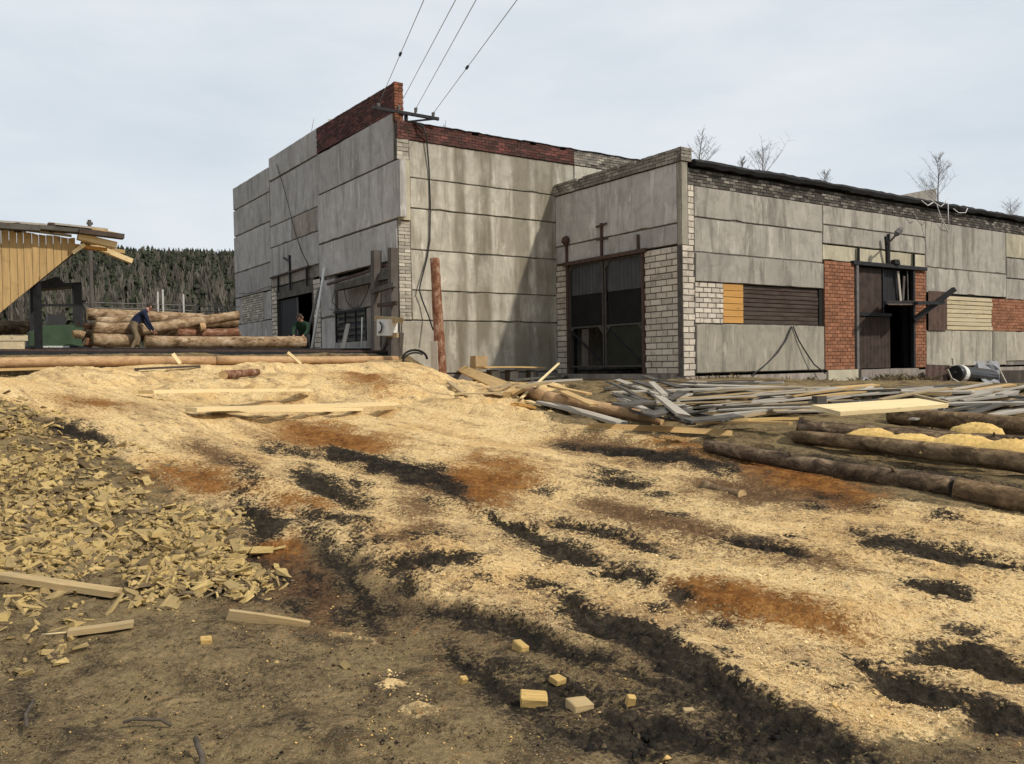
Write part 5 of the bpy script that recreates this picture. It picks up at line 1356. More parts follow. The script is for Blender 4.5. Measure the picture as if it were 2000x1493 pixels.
for k, ((x, y, d), (ex, ey)) in enumerate(zip(ins, ((828, 0), (890, 0), (930, 0), (1010, 0)))):
    A = at_depth(x, y, d); B = at_depth(ex, ey, 15.0)
    C2 = A + (B - A) * 2.4
    cable('power_line', [A + (C2 - A) * s for s in np.linspace(0, 1, 9)], .008, ('leftmost overhead power line vanishing behind the brick parapet', 'second overhead power line from the left, reaching the bracket by the parapet end', 'third overhead power line from the left, ending in the middle of the bracket', 'rightmost overhead power line ending at the outer tip of the bracket')[k], 'wire', 'power line', 5, 'power lines over the yard')
    if k in (0, 3):
        T = A + (B - A) * (.62 if k == 0 else .55)
        MB().tube([T - (B - A) * .01, T + (B - A) * .01], .035, 5).build('line_splice', MT['steel'], bpy.data.objects['power_line' if k == 0 else 'power_line.%03d' % k])

# ------------------------------------------------------------------ facade things
lp = empty('wall_lamp', fw(1735, 490, .1)); tag(lp, 'grey street lamp on a bracket above the rusty door', 'lamp')
def ll(px, py, out): return local(lp, fw(px, py, out))
MB().tube([ll(1733, 514, .1), ll(1732, 487, .15), ll(1730, 462, .18)], .06, 7).build('bracket', MT['steel'], lp)
MB().tube([ll(1733, 477, .18), ll(1744, 466, .5), ll(1752, 456, .8)], .035, 7).build('arm', MT['steel_grey'], lp)
MB().tube([ll(1748, 461, .75), ll(1752, 456, .8), ll(1758, 450, .85), ll(1763, 445, .9)], [.05, .11, .10, .05], 8).build('lamp_head', MT['steel_grey'], lp)
cp = empty('canopy_frame', fw(1800, 592, .5)); tag(cp, 'black steel canopy bracket with slanting beam jutting out right of the rusty door', 'bracket')
def cpl(px, py, out): return local(cp, fw(px, py, out))
MB().bar(cpl(1784, 626, .1), cpl(1864, 565, .9), .17, .17).build('slanting_beam', MT['steel'], cp)
MB().bar(cpl(1728, 592, .6), cpl(1843, 592, .6), .12, .12).build('long_beam', MT['steel'], cp)
MB().bar(cpl(1728, 592, .1), cpl(1728, 592, 1.0), .1, .1).bar(cpl(1790, 592, .1), cpl(1790, 592, 1.0), .1, .1).build('cross_beam', MT['steel'], cp)
MB().box((-.01, -.01, -.01), (.01, .01, .01)).add([cpl(1735, 588, .15), cpl(1788, 588, .15), cpl(1788, 596, .9), cpl(1735, 596, .9)], [(0, 1, 2, 3)]).build('canopy_sheet', MT['sheet_rust'], cp)
cable('wall_cable', [fw(1546, 638, .08), fw(1535, 665, .12), fw(1518, 690, .2), fw(1496, 712, .35), fw(1468, 734, .7)], .025, 'left one of two dark cables spreading down the pale panel under the boarded window')
cable('wall_cable', [fw(1549, 638, .08), fw(1560, 665, .1), fw(1575, 690, .15), fw(1590, 712, .2), fw(1612, 730, .3)], .022, 'right one of two dark cables spreading down the pale panel beside the red brick pier')
tp = []
for k, pts in enumerate((((1815, 388), (1828, 398), (1838, 404), (1846, 396), (1850, 388)), ((1830, 400), (1838, 425), (1846, 440), (1852, 455)), ((1852, 396), (1852, 420), (1854, 448)), ((1862, 408), (1872, 416), (1886, 416), (1890, 407)), ((1800, 392), (1812, 402), (1822, 396)))):
    cable('torn_strip', [fw(x, y, .5 + .05 * i) for i, (x, y) in enumerate(pts)], .017, ('pale torn strip bowed over the felt edge by the tallest sapling', 'long pale torn strip hanging slantwise over the right panels', 'straight pale torn strip hanging down beside the slanting one', 'pale torn strip looped below the felt edge, right of the others', 'pale torn strip lying along the felt edge, left of the others')[k], 'torn', 'torn strip', 5, 'torn strips at the roof edge')
# saplings growing on the roofs
def sapling(px, py, h, spread, seed, label, y=1.0, building='F', n=24, sub=8):
    spread *= 1.35
    rng = random.Random(seed)
    p = on_plane(px, py, K + y * DL, DL) if building == 'F' else on_plane(px, py, K + (Y_S + y) * DL, DL)
    p[2] = (K[2] + 6.2) if building == 'F' else (K[2] + 7.9)
    top = p[2]
    o = MB().tube([(0, 0, -.05), (rng.uniform(-.05, .05) * h, rng.uniform(-.05, .05) * h, h * .45), (rng.uniform(-.08, .08) * h, 0, h)], [.028 * h ** .5, .018 * h ** .5, .006], 5).build('bare_sapling', MT['twig'], None, tuple(p))
    tag(o, label, 'sapling', 'bare saplings on the roofs')
    mb = MB()
    for i in range(n):
        z = h * rng.uniform(.2, .92); a = rng.uniform(0, 6.28); L = spread * rng.uniform(.5, 1) * (1.15 - z / h)
        d = Vector((math.cos(a) * L, math.sin(a) * L, L * rng.uniform(.6, 1.5)))
        s = Vector((0, 0, z)); m = s + d * .5 + Vector((0, 0, -.06 * L))
        mb.tube([s, m, s + d], [.008, .006, .003], 3, cap=False)
        for j in range(sub):
            t = rng.uniform(.3, 1); q = s + d * t; e = Vector((rng.uniform(-1, 1), rng.uniform(-1, 1), rng.uniform(.1, 1))) * L * .4
            mb.tube([q, q + e], [.004, .002], 3, cap=False)
    mb.build('crown', MT['twig'], o)
sapling(1370, 310, 1.5, .55, 1, 'bare sapling on the low roof nearest the parapet end')
sapling(1450, 325, .9, .35, 2, 'small bare sapling on the low roof, second from the parapet end')
sapling(1492, 335, 1.4, .8, 3, 'spreading bare sapling on the low roof above the boarded window')
sapling(1612, 360, 1.0, .35, 4, 'short twiggy sapling on the low roof above the panel joint')
sapling(1832, 400, 2.5, .95, 5, 'tallest bare sapling, by the concrete upstand on the low roof', n=40, sub=10)
sapling(1974, 428, 1.2, .6, 6, 'bare bushy sapling at the far right of the low roof', n=20)
sapling(870, 258, .7, .15, 7, 'thin bare twig growing behind the red brick parapet', building='S', n=5, y=.8)
# vertical end on gable roof
tw = gw(608, 262, -.4)
o = MB().tube([(0, 0, 0), (.05, 0, .3), (.12, 0, .62)], [.015, .012, .005], 4).build('bare_sapling', MT['twig'], None, tuple(tw)); tag(o, 'single bare twig on the gable top left of the brick parapet', 'sapling', 'bare saplings on the roofs')
sp = gw(645, 246, -.1)
o = MB().box((-.07, -.07, -.3), (.07, .07, .22)).build('pipe_stub', MT['white_paint'], None, tuple(sp)); tag(o, 'short pale pipe stub beside the left end of the gable brick parapet', 'pipe')

# ------------------------------------------------------------------ debris at the foot of the sunlit wall
plank('long_plank', rest(868, 706, .15), rest(1012, 768, .10), .30, .06, MT['wood_honey'], 'thick tan plank running down from the red post to the pale log', roll=.5)
plank('long_plank', rest(880, 712, .05), rest(955, 745, .04), .2, .05, MT['wood_mix'], 'brown shorter plank under the thick tan plank by the red post')
log('bank_log', rest(1008, 762, .08), rest(1070, 778, .08), .14, .135, MT['bark_tan'], MT['log_end'], 'short thick barkless log continuing from the thick tan plank', seg=6)
log('bank_log', rest(1068, 778, .09), rest(1294, 822, .08), .13, .105, MT['bark_tan'], MT['log_end'], 'long pale barkless log running down the bank edge to the dark slabs')
plank('grey_plank', rest(1058, 786, .04), rest(1215, 828, .04), .26, .05, MT['wood_grey'], 'grey plank lying below the long pale barkless log')
plank('squared_beam', rest(1152, 834, .08), rest(1425, 846, .06), .10, .08, MT['wood_honey'], 'long thin squared beam lying at the bank foot before the dark slabs')
plank('thin_lath', rest(1018, 778, .12), above(rest(1092, 752), .55), .05, .03, MT['wood_pale'], 'thin pale lath slanting up to the right across the barkless log')
plank('thin_lath', rest(895, 770, .06), rest(985, 768, .10), .2, .04, MT['wood_pale'], 'pale board lying flat in sawdust left of the barkless log')
plank('thin_lath', rest(955, 760, .1), rest(998, 752, .15), .10, .05, MT['wood_mix'], 'grey brown board piece behind the pale flat board')
plank('thin_lath', rest(878, 748, .1), rest(905, 768, .06), .12, .05, MT['wood_mix'], 'short brown board piece sliding down the sawdust edge')
plank('wood_block', rest(990, 773, .06), rest(1002, 766, .10), .14, .14, MT['wood_honey'], 'yellow block leaning at the end of the barkless log')
plank('thin_lath', rest(1005, 790, .05), rest(1040, 798, .05), .16, .05, MT['wood_tan'], 'tan board end poking out of sawdust below the barkless log')
plank('thin_lath', rest(1030, 784, .04), rest(1062, 792, .03), .14, .04, MT['wood_pale'], 'pale short lath at the upper end of the grey plank')
bxp = at_depth(934, 718, 27.2)
def crate(name, p, w, d, h, mat, label, cat='box', rz=AN):
    o = MB().box((-w / 2, -d / 2, 0), (w / 2, d / 2, h), jit=.015).build(name, MT[mat], None, tuple(p)); o.rotation_euler = (0, 0, rz); return tag(o, label, cat)
bz = sw(935, 718, 1.0); bz[2] -= .05
crate('cardboard_box', bz, .42, .35, .42, 'card', 'brown cardboard box standing at the foot of the sunlit wall')
a = sw(938, 718, 1.5); b = sw(1056, 719, 1.3)
plank('wide_shelf_board', a, b, .5, .05, MT['wood_honey'], 'tan board lying level along the foot of the sunlit wall under the cardboard box')
for x in (.2, .5, .85):
    p = a + (b - a) * x; zg = hz(p[0], p[1])
    crate('support_block', (p[0], p[1], zg - .05), .3, .3, max(.15, p[2] - .03 - zg), 'wood_slab', ('left', 'middle', 'right')[int(x * 3)] + ' dark block carrying the level board at the sunlit wall', 'block')
for k, (x0, y0, x1, y1, m) in enumerate(((965, 738, 1040, 730, 'wood_grey'), (1000, 744, 1090, 735, 'wood_slab'), (1040, 750, 1130, 742, 'wood_grey'), (985, 732, 1015, 722, 'wood_dark'), (1090, 735, 1140, 726, 'wood_slab'), (1075, 755, 1150, 770, 'wood_honey'), (1100, 766, 1160, 792, 'wood_honey'), (1015, 757, 1070, 748, 'wood_mix'))):
    plank('scrap_plank', rest(x0, y0, .08 + .03 * k), rest(x1, y1, .1 + .03 * k), random.uniform(.14, .22), .04, MT[m], ('upper long grey', 'long dark', 'longest grey', 'short dark upper', 'short dark right', 'upper tan', 'lower tan', 'brown weathered')[k] + ' scrap plank in the heap left of the workshop gate', group='scrap planks by the gate')
log('dark_log', rest(1160, 722, .15), rest(1268, 724, .15), .16, .13, MT['bark_dark'], MT['log_end_dark'], 'dark log lying across the foot of the workshop gate')

# ------------------------------------------------------------------ plank spread before the low workshop
GP = 'weathered planks spread before the low workshop'
hand = [((1345, 746), (1530, 748), .45, 'wood_grey', 'long grey plank at the back of the spread, along the pale panel foot'), ((1330, 752), (1520, 757), .5, 'wood_grey', 'wide grey plank in the upper middle of the spread'), ((1335, 763), (1600, 772), .35, 'wood_grey', 'very long pale grey plank crossing the spread'),
        ((1520, 757), (1640, 762), .6, 'wood_grey', 'short wide grey sheet of boards before the red brick pier'), ((1345, 790), (1460, 789), .3, 'wood_honey', 'tan plank in the front of the spread'), ((1440, 808), (1595, 778), .14, 'wood_grey', 'grey plank rising to the right, upper one of two parallel planks'),
        ((1450, 815), (1600, 788), .10, 'wood_mix', 'brown plank rising to the right, lower one of two parallel planks'), ((1395, 815), (1500, 800), .35, 'wood_grey', 'short wide grey plank at the left front of the spread'), ((1445, 822), (1545, 818), .3, 'block_wood', 'yellow plank at the front of the spread beside the thick log'),
        ((1330, 826), (1545, 828), .12, 'wood_honey', 'long tan lath at the front edge of the spread'), ((1350, 778), (1460, 780), .2, 'wood_honey', 'tan narrow plank behind the front tan plank'), ((1840, 781), (1925, 766), .5, 'wood_grey', 'wide grey plank pointing at the black roll'),
        ((1870, 783), (1975, 770), .6, 'wood_grey', 'wide pale grey plank at the right end of the spread'), ((1700, 764), (1900, 766), .35, 'wood_grey', 'grey plank lying along the back of the spread before the rusty door'), ((1780, 768), (1860, 770), .25, 'wood_honey', 'tan plank among the grey ones before the rusty sheet'),
        ((1745, 765), (1870, 793), .07, 'wood_mix', 'thin dark lath slanting down to the right across the spread'), ((1620, 768), (1760, 762), .3, 'wood_slab', 'dark grey plank behind the wide pale board'), ((1850, 790), (2010, 788), .3, 'wood_grey', 'grey plank along the front right of the spread'), ((1950, 772), (2010, 777), .2, 'wood_slab', 'dark plank at the far right below the concrete base')]
for k, (p, q, w, m, lab) in enumerate(hand):
    h = .08 + .008 * k
    plank('plank', rest(p[0], p[1], h), rest(q[0], q[1], h + .03), w, .04, MT[m], lab, group=GP, bend=.03, roll=random.uniform(-.05, .05))
rngp = random.Random(5)
for k in range(100):
    x = rngp.uniform(1345, 1985); y = rngp.uniform(742 if x < 1550 else 756, 802)
    if 1580 < x < 1850 and y > 776: y = rngp.uniform(760, 775)
    c = rest(x, y, .02 + .004 * k * .6)
    a = rngp.gauss(0.26, .13) if rngp.random() < .84 else rngp.uniform(-.5, .9)
    L = rngp.uniform(1.2, 3.6) / 2
    d = np.array([math.cos(a), math.sin(a), 0]) * L
    e0 = above(c - d, .03 + .0016 * k + rngp.uniform(0, .04)); e1 = above(c + d, .03 + .0016 * k + rngp.uniform(0, .06))
    plank('plank', e0, e1, rngp.choice([.1, .13, .16, .2, .28]), .03, MT[rngp.choice(['wood_grey'] * 6 + ['wood_slab'] * 2 + ['wood_mix'] * 2 + ['wood_honey'])], 'loose weathered plank lying in the flat spread of planks before the low workshop', group=GP, bend=.04, roll=rngp.uniform(-.08, .08))
GS = 'dark slabs heaped before the workshop gate'
slabs = [((1205, 742), (1345, 800)), ((1215, 752), (1330, 790)), ((1225, 770), (1290, 800)), ((1180, 760), (1300, 745)), ((1260, 735), (1345, 762)), ((1240, 790), (1345, 770)), ((1230, 800), (1320, 822)), ((1290, 800), (1350, 828)), ((1300, 780), (1350, 760)), ((1200, 770), (1260, 790)), ((1215, 780), (1275, 806)), ((1280, 742), (1360, 750)), ((1310, 815), (1390, 800)), ((1330, 800), (1420, 822)), ((1340, 823), (1440, 812)), ((1275, 765), (1335, 812)), ((1240, 745), (1310, 770)), ((1190, 748), (1240, 772)), ((1265, 812), (1340, 806)), ((1210, 792), (1270, 784))]
for k, (p, q) in enumerate(slabs):
    h = .05 + .014 * k
    plank('slab', rest(p[0], p[1], h + .12 * math.sin(k * 2.1) ** 2), rest(q[0], q[1], h + .15 * math.cos(k * 1.3) ** 2), random.uniform(.11, .22), .035, MT['wood_slab' if k % 5 else 'wood_grey'], 'dark grey slab in the tangled heap of slabs before the workshop gate', group=GS, bend=.04, roll=random.uniform(-.28, .28))
plank('slab', rest(1272, 748, .5), rest(1298, 772, .45), .12, .04, MT['wood_grey'], 'short bright slab standing out on top of the dark slab heap', group=GS)
plank('wide_board', rest(1612, 802, .42), rest(1822, 787, .44), .55, .06, MT['wood_pale'], 'very wide fresh pale board lying on the thick log at right', bend=.005, rag=.03, roll=.14)
crate('dark_block', rest(1600, 806, .0), .2, .2, .3, 'wood_slab', 'dark square block at the left end of the wide pale board', 'block', .3)

# ------------------------------------------------------------------ big logs at the right
GL = 'long logs lying at the right'
LD0 = None
log('long_log', rest(1740, 812, .13), rest(2060, 842, .14), .14, .16, MT['bark_mid'], MT['log_end_dark'], 'furthest brown log at right, half under the wide pale board', GL)
log('long_log', rest(1562, 838, .15), rest(2150, 890, .18), .14, .18, MT['bark_dark'], MT['log_end_dark'], 'thick dark log behind the sawdust-topped log at right', GL)
LC0, LC1 = rest(1552, 853, .09), rest(2130, 924, .12)
log('long_log', LC0, LC1, .09, .125, MT['bark_mid'], MT['log_end_dark'], 'brown log topped with yellow sawdust humps at right', GL)
log('long_log', rest(1382, 872, .065), rest(1862, 952, .08), .082, .096, MT['bark_dark'], MT['log_end_dark'], 'long dark log nearest the camera, its left end in sawdust', GL)
log('long_log', rest(1864, 953, .085), rest(2130, 998, .10), .098, .11, MT['bark_mid'], MT['log_end_dark'], 'brown log butting against the right end of the nearest dark log', GL)
log('log_stub', rest(1375, 950, .03), rest(1450, 968, .03), .06, .05, MT['bark_mid'], MT['log_end'], 'short reddish brown wood lump lying in the sawdust before the logs', seg=5)
def heap(px, py, lift, w, h, label, seed, back=0.0):
    rng = random.Random(seed)
    if lift < .4:
        best = min(np.linspace(0, 1, 400), key=lambda s: abs((LC0 + (LC1 - LC0) * s)[0] / (LC0 + (LC1 - LC0) * s)[1] * F_PX * 1.0 + 1000 - px)); c = LC0 + (LC1 - LC0) * best + np.array([.12, .36, .11])
    else: c = rest(px, py, lift)
    n = 22; rings = 8; vs = [(0, 0, h)]; fs = []; ph = rng.uniform(0, 6)
    for i in range(1, rings + 1):
        t = i / rings
        for j in range(n):
            a = 2 * math.pi * j / n; wob = 1 + .16 * math.sin(2 * a + ph) + .09 * math.sin(5 * a + ph * 2) + rng.uniform(-.05, .05)
            prof = (1 - t) ** 0.9 * (1 - .35 * math.exp(-(t / .25) ** 2)) if i < rings else 0
            vs.append((math.cos(a) * w * t * 1.15 * wob, math.sin(a) * w * .42 * t * wob, h * prof * rng.uniform(.82, 1.12) - (.10 if i == rings else 0)))
    vs[0] = (0, 0, h * .66)
    for j in range(n): fs.append((0, 1 + j, 1 + (j + 1) % n))
    for i in range(rings - 1):
        for j in range(n):
            a = 1 + i * n + j; b = 1 + i * n + (j + 1) % n
            fs.append((a, a + n, b + n, b))
    o = MB().add(vs, fs).build('sawdust_heap', MT['sawdust_yellow'], None, tuple(c), True); o.rotation_euler = (0, 0, -.25)
    return tag(o, label, 'sawdust heap', 'yellow sawdust humps on the logs')
heap(1705, 860, .22, .27, .14, 'leftmost yellow sawdust hump between the two right logs', 1)
heap(1785, 868, .22, .33, .11, 'second yellow sawdust hump from the left on the right log', 2)
heap(1890, 884, .24, .36, .19, 'largest yellow sawdust hump on the right log', 3)
heap(1995, 902, .24, .34, .20, 'yellow sawdust hump on the right log at the picture edge', 4)
heap(1908, 842, .40, .30, .15, 'yellow sawdust hump on top of the thick dark log', 5)

# ------------------------------------------------------------------ junk at the right wall
jr = fw(1833, 750, .9)
corr = MB(); vs = []
for i in range(9):
    t = i / 8
    p0 = fw(1806 + 48 * t, 754, .9 + .1 * (i % 2)); p1 = fw(1808 + 50 * t, 712 + 2 * t, .35 + .1 * (i % 2)); vs += [tuple(p0), tuple(p1)]
corr.add(vs, [(2 * i, 2 * i + 2, 2 * i + 3, 2 * i + 1) for i in range(8)])
tag(corr.build('rusty_panel', MT['rust_iron'], None), 'rusty brown metal panel leaning on the wall right of the door', 'metal panel')
rl = empty('wrapped_roll', fw(1900, 732, .9)); tag(rl, 'black plastic wrapped roll with a white band beside the rusty panel', 'roll')
def rll(px, py, out): return local(rl, fw(px, py, out))
MB().tube([rll(1866, 729, 1.1), rll(1868, 729.3, 1.1), rll(1890, 732, 1.0), rll(1912, 735, .95), rll(1935, 737.5, .85)], [.27, .30, .30, .315, .30], 18, bump=.05).build('body', MT['plastic'], rl)
MB().tube([rll(1871, 729.5, 1.1), rll(1878, 730.5, 1.07)], [.318, .318], 18).build('band', MT['white_paint'], rl)
MB().tube([rll(1862, 728.4, 1.12), rll(1867, 729, 1.1)], [.07, .07], 8).build('core_end', MT['plastic'], rl)
sf = empty('sheet_frame', fw(1900, 750, 1.0)); tag(sf, 'pale lath frame with torn grey film around the black roll', 'frame')
def sfl(px, py, out): return local(sf, fw(px, py, out))
for a, b in (((1853, 714, .6), (1905, 712, .6)), ((1860, 700, .6), (1862, 718, .6)), ((1851, 722, 1.4), (1866, 757, 1.5)), ((1860, 740, 1.5), (1892, 757, 1.6)), ((1905, 712, .6), (1935, 711, .6))):
    MB().bar(sfl(*a), sfl(*b), .06, .04).build('lath', MT['wood_grey'], sf)
vs = []
rngf = random.Random(3)
for i in range(7):
    for j in range(7):
        px = 1902 + 48 * i / 6 + (6 * j / 6); py = 706 + 50 * j / 6
        if i in (0,) and j > 3: px += (j - 3) * 7
        vs.append(sfl(px + rngf.uniform(-2, 2), py + rngf.uniform(-1.5, 1.5), .55 + .9 * j / 6 + rngf.uniform(-.12, .12)))
MB().add(vs, [(i * 7 + j, i * 7 + j + 1, (i + 1) * 7 + j + 1, (i + 1) * 7 + j) for i in range(6) for j in range(6)]).build('film', MT['film'], sf)
pole_('leaning_stick', fw(1972, 762, 1.6), fw(1944, 705, .1), .035, 'wood_grey', 'grey stick leaning on the wall right of the torn film', 'stick')
cb = fw(1992, 752, .7)
crate('concrete_base', cb, 1.3, .9, .62, 'concrete_brown', 'low rough concrete base against the wall at the right edge', 'block')
for dx, dy in ((-.3, -.2), (.1, -.1), (.35, .1)):
    p = cb + DR * dx - DL * .55; p[2] = hz(p[0], p[1])
    crate('loose_brick', p + np.array([0, 0, .02]), .25, .12, .13, 'brick', ('left', 'middle', 'right')[[-.3, .1, .35].index(dx)] + ' one of three loose red bricks before the concrete base', 'brick', AN + dx)

# weeds at the door
def tufts(name, spots, label):
    mb = MB(); rng = random.Random(8)
    for px, py, n, hh, wpx in spots:
        for i in range(n):
            p = on_plane(px + rng.uniform(-wpx, wpx), py, K - rng.uniform(.15, 1.1) * DL, DL); p[2] = hz(p[0], p[1]) - .03
            a = rng.uniform(0, 6.28); L = hh * rng.uniform(.4, 1); lean = rng.uniform(.1, .8)
            d = Vector((math.cos(a) * lean, math.sin(a) * lean, 1)) * L; s = Vector((-math.sin(a), math.cos(a), 0)) * .012
            q = Vector(p)
            mb.add([q - s, q + s, q + d * .6 + s * .6, q + d + Vector((math.cos(a), math.sin(a), -.4)) * L * .3, q + d * .6 - s * .6], [(0, 1, 2, 3, 4)])
    o = mb.build(name, MT['weed'], None); tag(o, label, 'weeds', kind='stuff')
tufts('dry_weeds', [(1700, 752, 160, .45, 30), (1760, 752, 260, .55, 40), (1800, 752, 120, .5, 15), (1600, 740, 120, .35, 25), (1560, 738, 60, .25, 30), (1655, 748, 60, .3, 20), (1400, 738, 60, .2, 50)], 'dry weeds and stalks at the foot of the low workshop wall')
cr = fw(1690, 752, 1.4)
o = MB().tube([tuple(cr + np.array([.15 * math.cos(i) * (1 + .2 * (i % 3)), .12 * math.sin(i * 1.7), .05 + .09 * (i % 3)])) for i in range(14)], .035, 5).build('crumpled_film', MT['film'], None); tag(o, 'crumpled pale plastic film lying before the rusty door', 'plastic film')

# ------------------------------------------------------------------ foreground boards, blocks, sticks
plank('grey_board', rest(2, 1127, .05), rest(232, 1160, .03), .10, .04, MT['wood_small'], 'long grey brown board below the offcut heap at the left edge', bend=.005)
plank('pale_board', rest(132, 1237, .03), rest(262, 1218, .03), .075, .03, MT['wood_small'], 'short pale board lying on the mud at lower left')
plank('tan_board', rest(446, 1202, .03), rest(604, 1226, -.012), .03, .065, MT['wood_small'], 'tan board on edge sticking out of the mud below the offcut heap', roll=.15)
def block(px, py, w, d, h, rz, label, tilt=0.0, mat='block_wood'):
    c = rest(px, py, h * .4)
    mb = MB(); n = 4; b_ = .10 * min(w, d, h)
    bm = bpy.data.meshes.new('wood_block'); mb.box((-w / 2, -d / 2, -h / 2), (w / 2, d / 2, h / 2), jit=.05 * min(w, d))
    import bmesh
    B = bmesh.new()
    for v in mb.v: B.verts.new(v)
    B.verts.ensure_lookup_table()
    for f in mb.f: B.faces.new([B.verts[i] for i in f])
    bmesh.ops.bevel(B, geom=B.edges[:], offset=b_, segments=1, affect='EDGES')
    bmesh.ops.subdivide_edges(B, edges=B.edges[:], cuts=1)
    for v in B.verts: v.co += Vector((random.uniform(-1, 1), random.uniform(-1, 1), random.uniform(-1, 1))) * b_ * .28
    B.to_mesh(bm); B.free(); bm.materials.append(MT[mat])
    c[2] -= h * .12
    o = link('wood_block', bm, None, tuple(c)); o.rotation_euler = (tilt, tilt * .5, rz)
    return tag(o, label, 'wood block', 'wood blocks on the foreground mud')
block(1042, 1366, .125, .075, .06, .08, 'largest yellow wood block on the dark mud, with dark spots', .25)
block(1132, 1378, .105, .085, .05, .45, 'greyish square wood block right of the largest yellow block', .1, 'wood_small')
block(1016, 1264, .055, .10, .055, .6, 'long yellow block end higher up on the dark mud', .15)
block(1089, 1330, .07, .06, .03, .8, 'small pale diamond-shaped block above the greyish block', .2)
block(904, 1330, .04, .03, .045, .7, 'tiny orange block on the mud left of the other blocks', .4)
block(1231, 1370, .04, .03, .06, .2, 'small upright orange block right of the greyish block', .3)
block(402, 1254, .06, .05, .045, .4, 'pale cube lying alone on the mud below the offcut heap', .2, 'block_wood')
block(1345, 1388, .05, .03, .02, .2, 'flat pale chip on the dark mud right of the blocks', .1, 'wood_small')
cable('dark_twig', [rest(240, 1412, .03), rest(262, 1405, .045), rest(300, 1409, .04), rest(314, 1407, .05), rest(335, 1418, .02)], .008, 'dark curved twig lying on the mud at lower left', 'stick', 'twig')
cable('grey_twig', [rest(382, 1445, .06), rest(388, 1462, .04), rest(394, 1478, .03), rest(396, 1500, .02)], .013, 'short dark stick at the bottom edge of the mud', 'stick', 'twig')
cable('thin_twig', [rest(82, 1240, .02), rest(130, 1236, .02)], .005, 'thin straw beside the short pale board', 'wood_pale', 'twig')
cable('thin_twig', [rest(52, 1420, .05), rest(50, 1395, .04), rest(62, 1378, .06), rest(66, 1370, .05)], .008, 'crooked twig in the dark rut at far lower left', 'stick', 'twig')

# ------------------------------------------------------------------ offcut heap: 300 chips one by one, the rest together
chip_meshes = []
for k in range(14):
    w, d, h = random.uniform(.025, .085), random.uniform(.018, .05), random.uniform(.008, .03)
    if k in (2, 7, 11): w, d, h = random.uniform(.11, .19), random.uniform(.012, .022), .01
    if k in (4, 9): w, d, h = random.uniform(.09, .12), random.uniform(.05, .07), random.uniform(.02, .04)
    mb = MB(); mb.box((-w / 2, -d / 2, -h / 2), (w / 2, d / 2, h / 2), jit=min(.010, d * .28))
    chip_meshes.append(mb)
chip_mats = [m_wood('offcut_yellow', (0.47, 0.34, 0.14), 0.4, dirt=0.5, knots=0, fine=6.0), m_wood('offcut_olive', (0.33, 0.24, 0.11), 0.35, dirt=0.6, knots=0, fine=6.0), m_wood('offcut_grey', (0.17, 0.125, 0.07), 0.35, dirt=0.6, knots=0, fine=6.0)]
def chip_density(X, Y):
    f = poly_field(X, Y, _polys['chips'][0][0], 0.55)
    e = fbm(X * 1.4, Y * 1.4, 611, 3)
    return sstep(f + e * .9, .15, .85) * (0.15 + 0.85 * sstep(fbm(X * 2.6, Y * 2.6, 619, 3), -.18, .10))
def chip_density_old(X, Y):
    d = np.hypot(X + 6.6, (Y - 9.8) * 0.9)
    e = fbm(X * 1.4, Y * 1.4, 611, 3)
    near_foot = (1 - sstep(d + e * 3.6, 3.5, 5.6)) * (0.12 + 0.88 * sstep(fbm(X * 2.6, Y * 2.6, 619, 3), -.18, .12))
    return near_foot
N = 115000
az = RNG.uniform(-.62, -.18, N); rr = np.exp(RNG.uniform(math.log(4.6), math.log(11.5), N))
cx, cy = rr * np.sin(az), rr * np.cos(az)
px_ = 1000 + F_PX * cx / cy
keep = RNG.uniform(0, 1, N) < chip_density(cx, cy) * 0.42
cx, cy = cx[keep], cy[keep]; cz = H(cx, cy); rd = np.hypot(cx, cy)
vis = (cx / cy > -.62)
order = np.argsort(rd)
cx, cy, cz, vis = cx[order], cy[order], cz[order], vis[order]
singles = [i for i in range(len(cx)) if vis[i]][:300]
sset = set(singles)
mesh_cache = {}
rest_v = {0: MB(), 1: MB(), 2: MB()}
for i in range(len(cx)):
    k = random.randrange(len(chip_meshes)); m = random.choices((0, 1, 2), (6, 5, 3))[0]
    s = min(1.45, random.lognormvariate(-.18, .35))
    lay = Matrix.Translation((cx[i], cy[i], cz[i] + random.uniform(-.018, .022))) @ Matrix.Rotation(random.uniform(0, 6.28), 4, 'Z') @ Matrix.Rotation(random.gauss(0, .45), 4, 'X') @ Matrix.Rotation(random.gauss(0, .4), 4, 'Y') @ Matrix.Scale(s, 4)
    if i in sset:
        if (k, m) not in mesh_cache: mesh_cache[(k, m)] = chip_meshes[k].mesh('offcut', chip_mats[m])
        o = link('offcut', mesh_cache[(k, m)]); o.matrix_world = lay
        tag(o, 'small sawn wood offcut lying loose in the heap of offcuts at left', 'wood offcut', 'wood offcuts in the heap')
    else:
        rest_v[m].add([lay @ Vector(v) for v in chip_meshes[k].v], BOXF)
allm = MB()
for m in rest_v: allm.add(rest_v[m].v, rest_v[m].f, m)
o = allm.build('offcut_heap', chip_mats); tag(o, 'rest of the yellowish heap of sawn wood offcuts at left', 'offcut heap', 'wood offcuts in the heap', 'stuff')

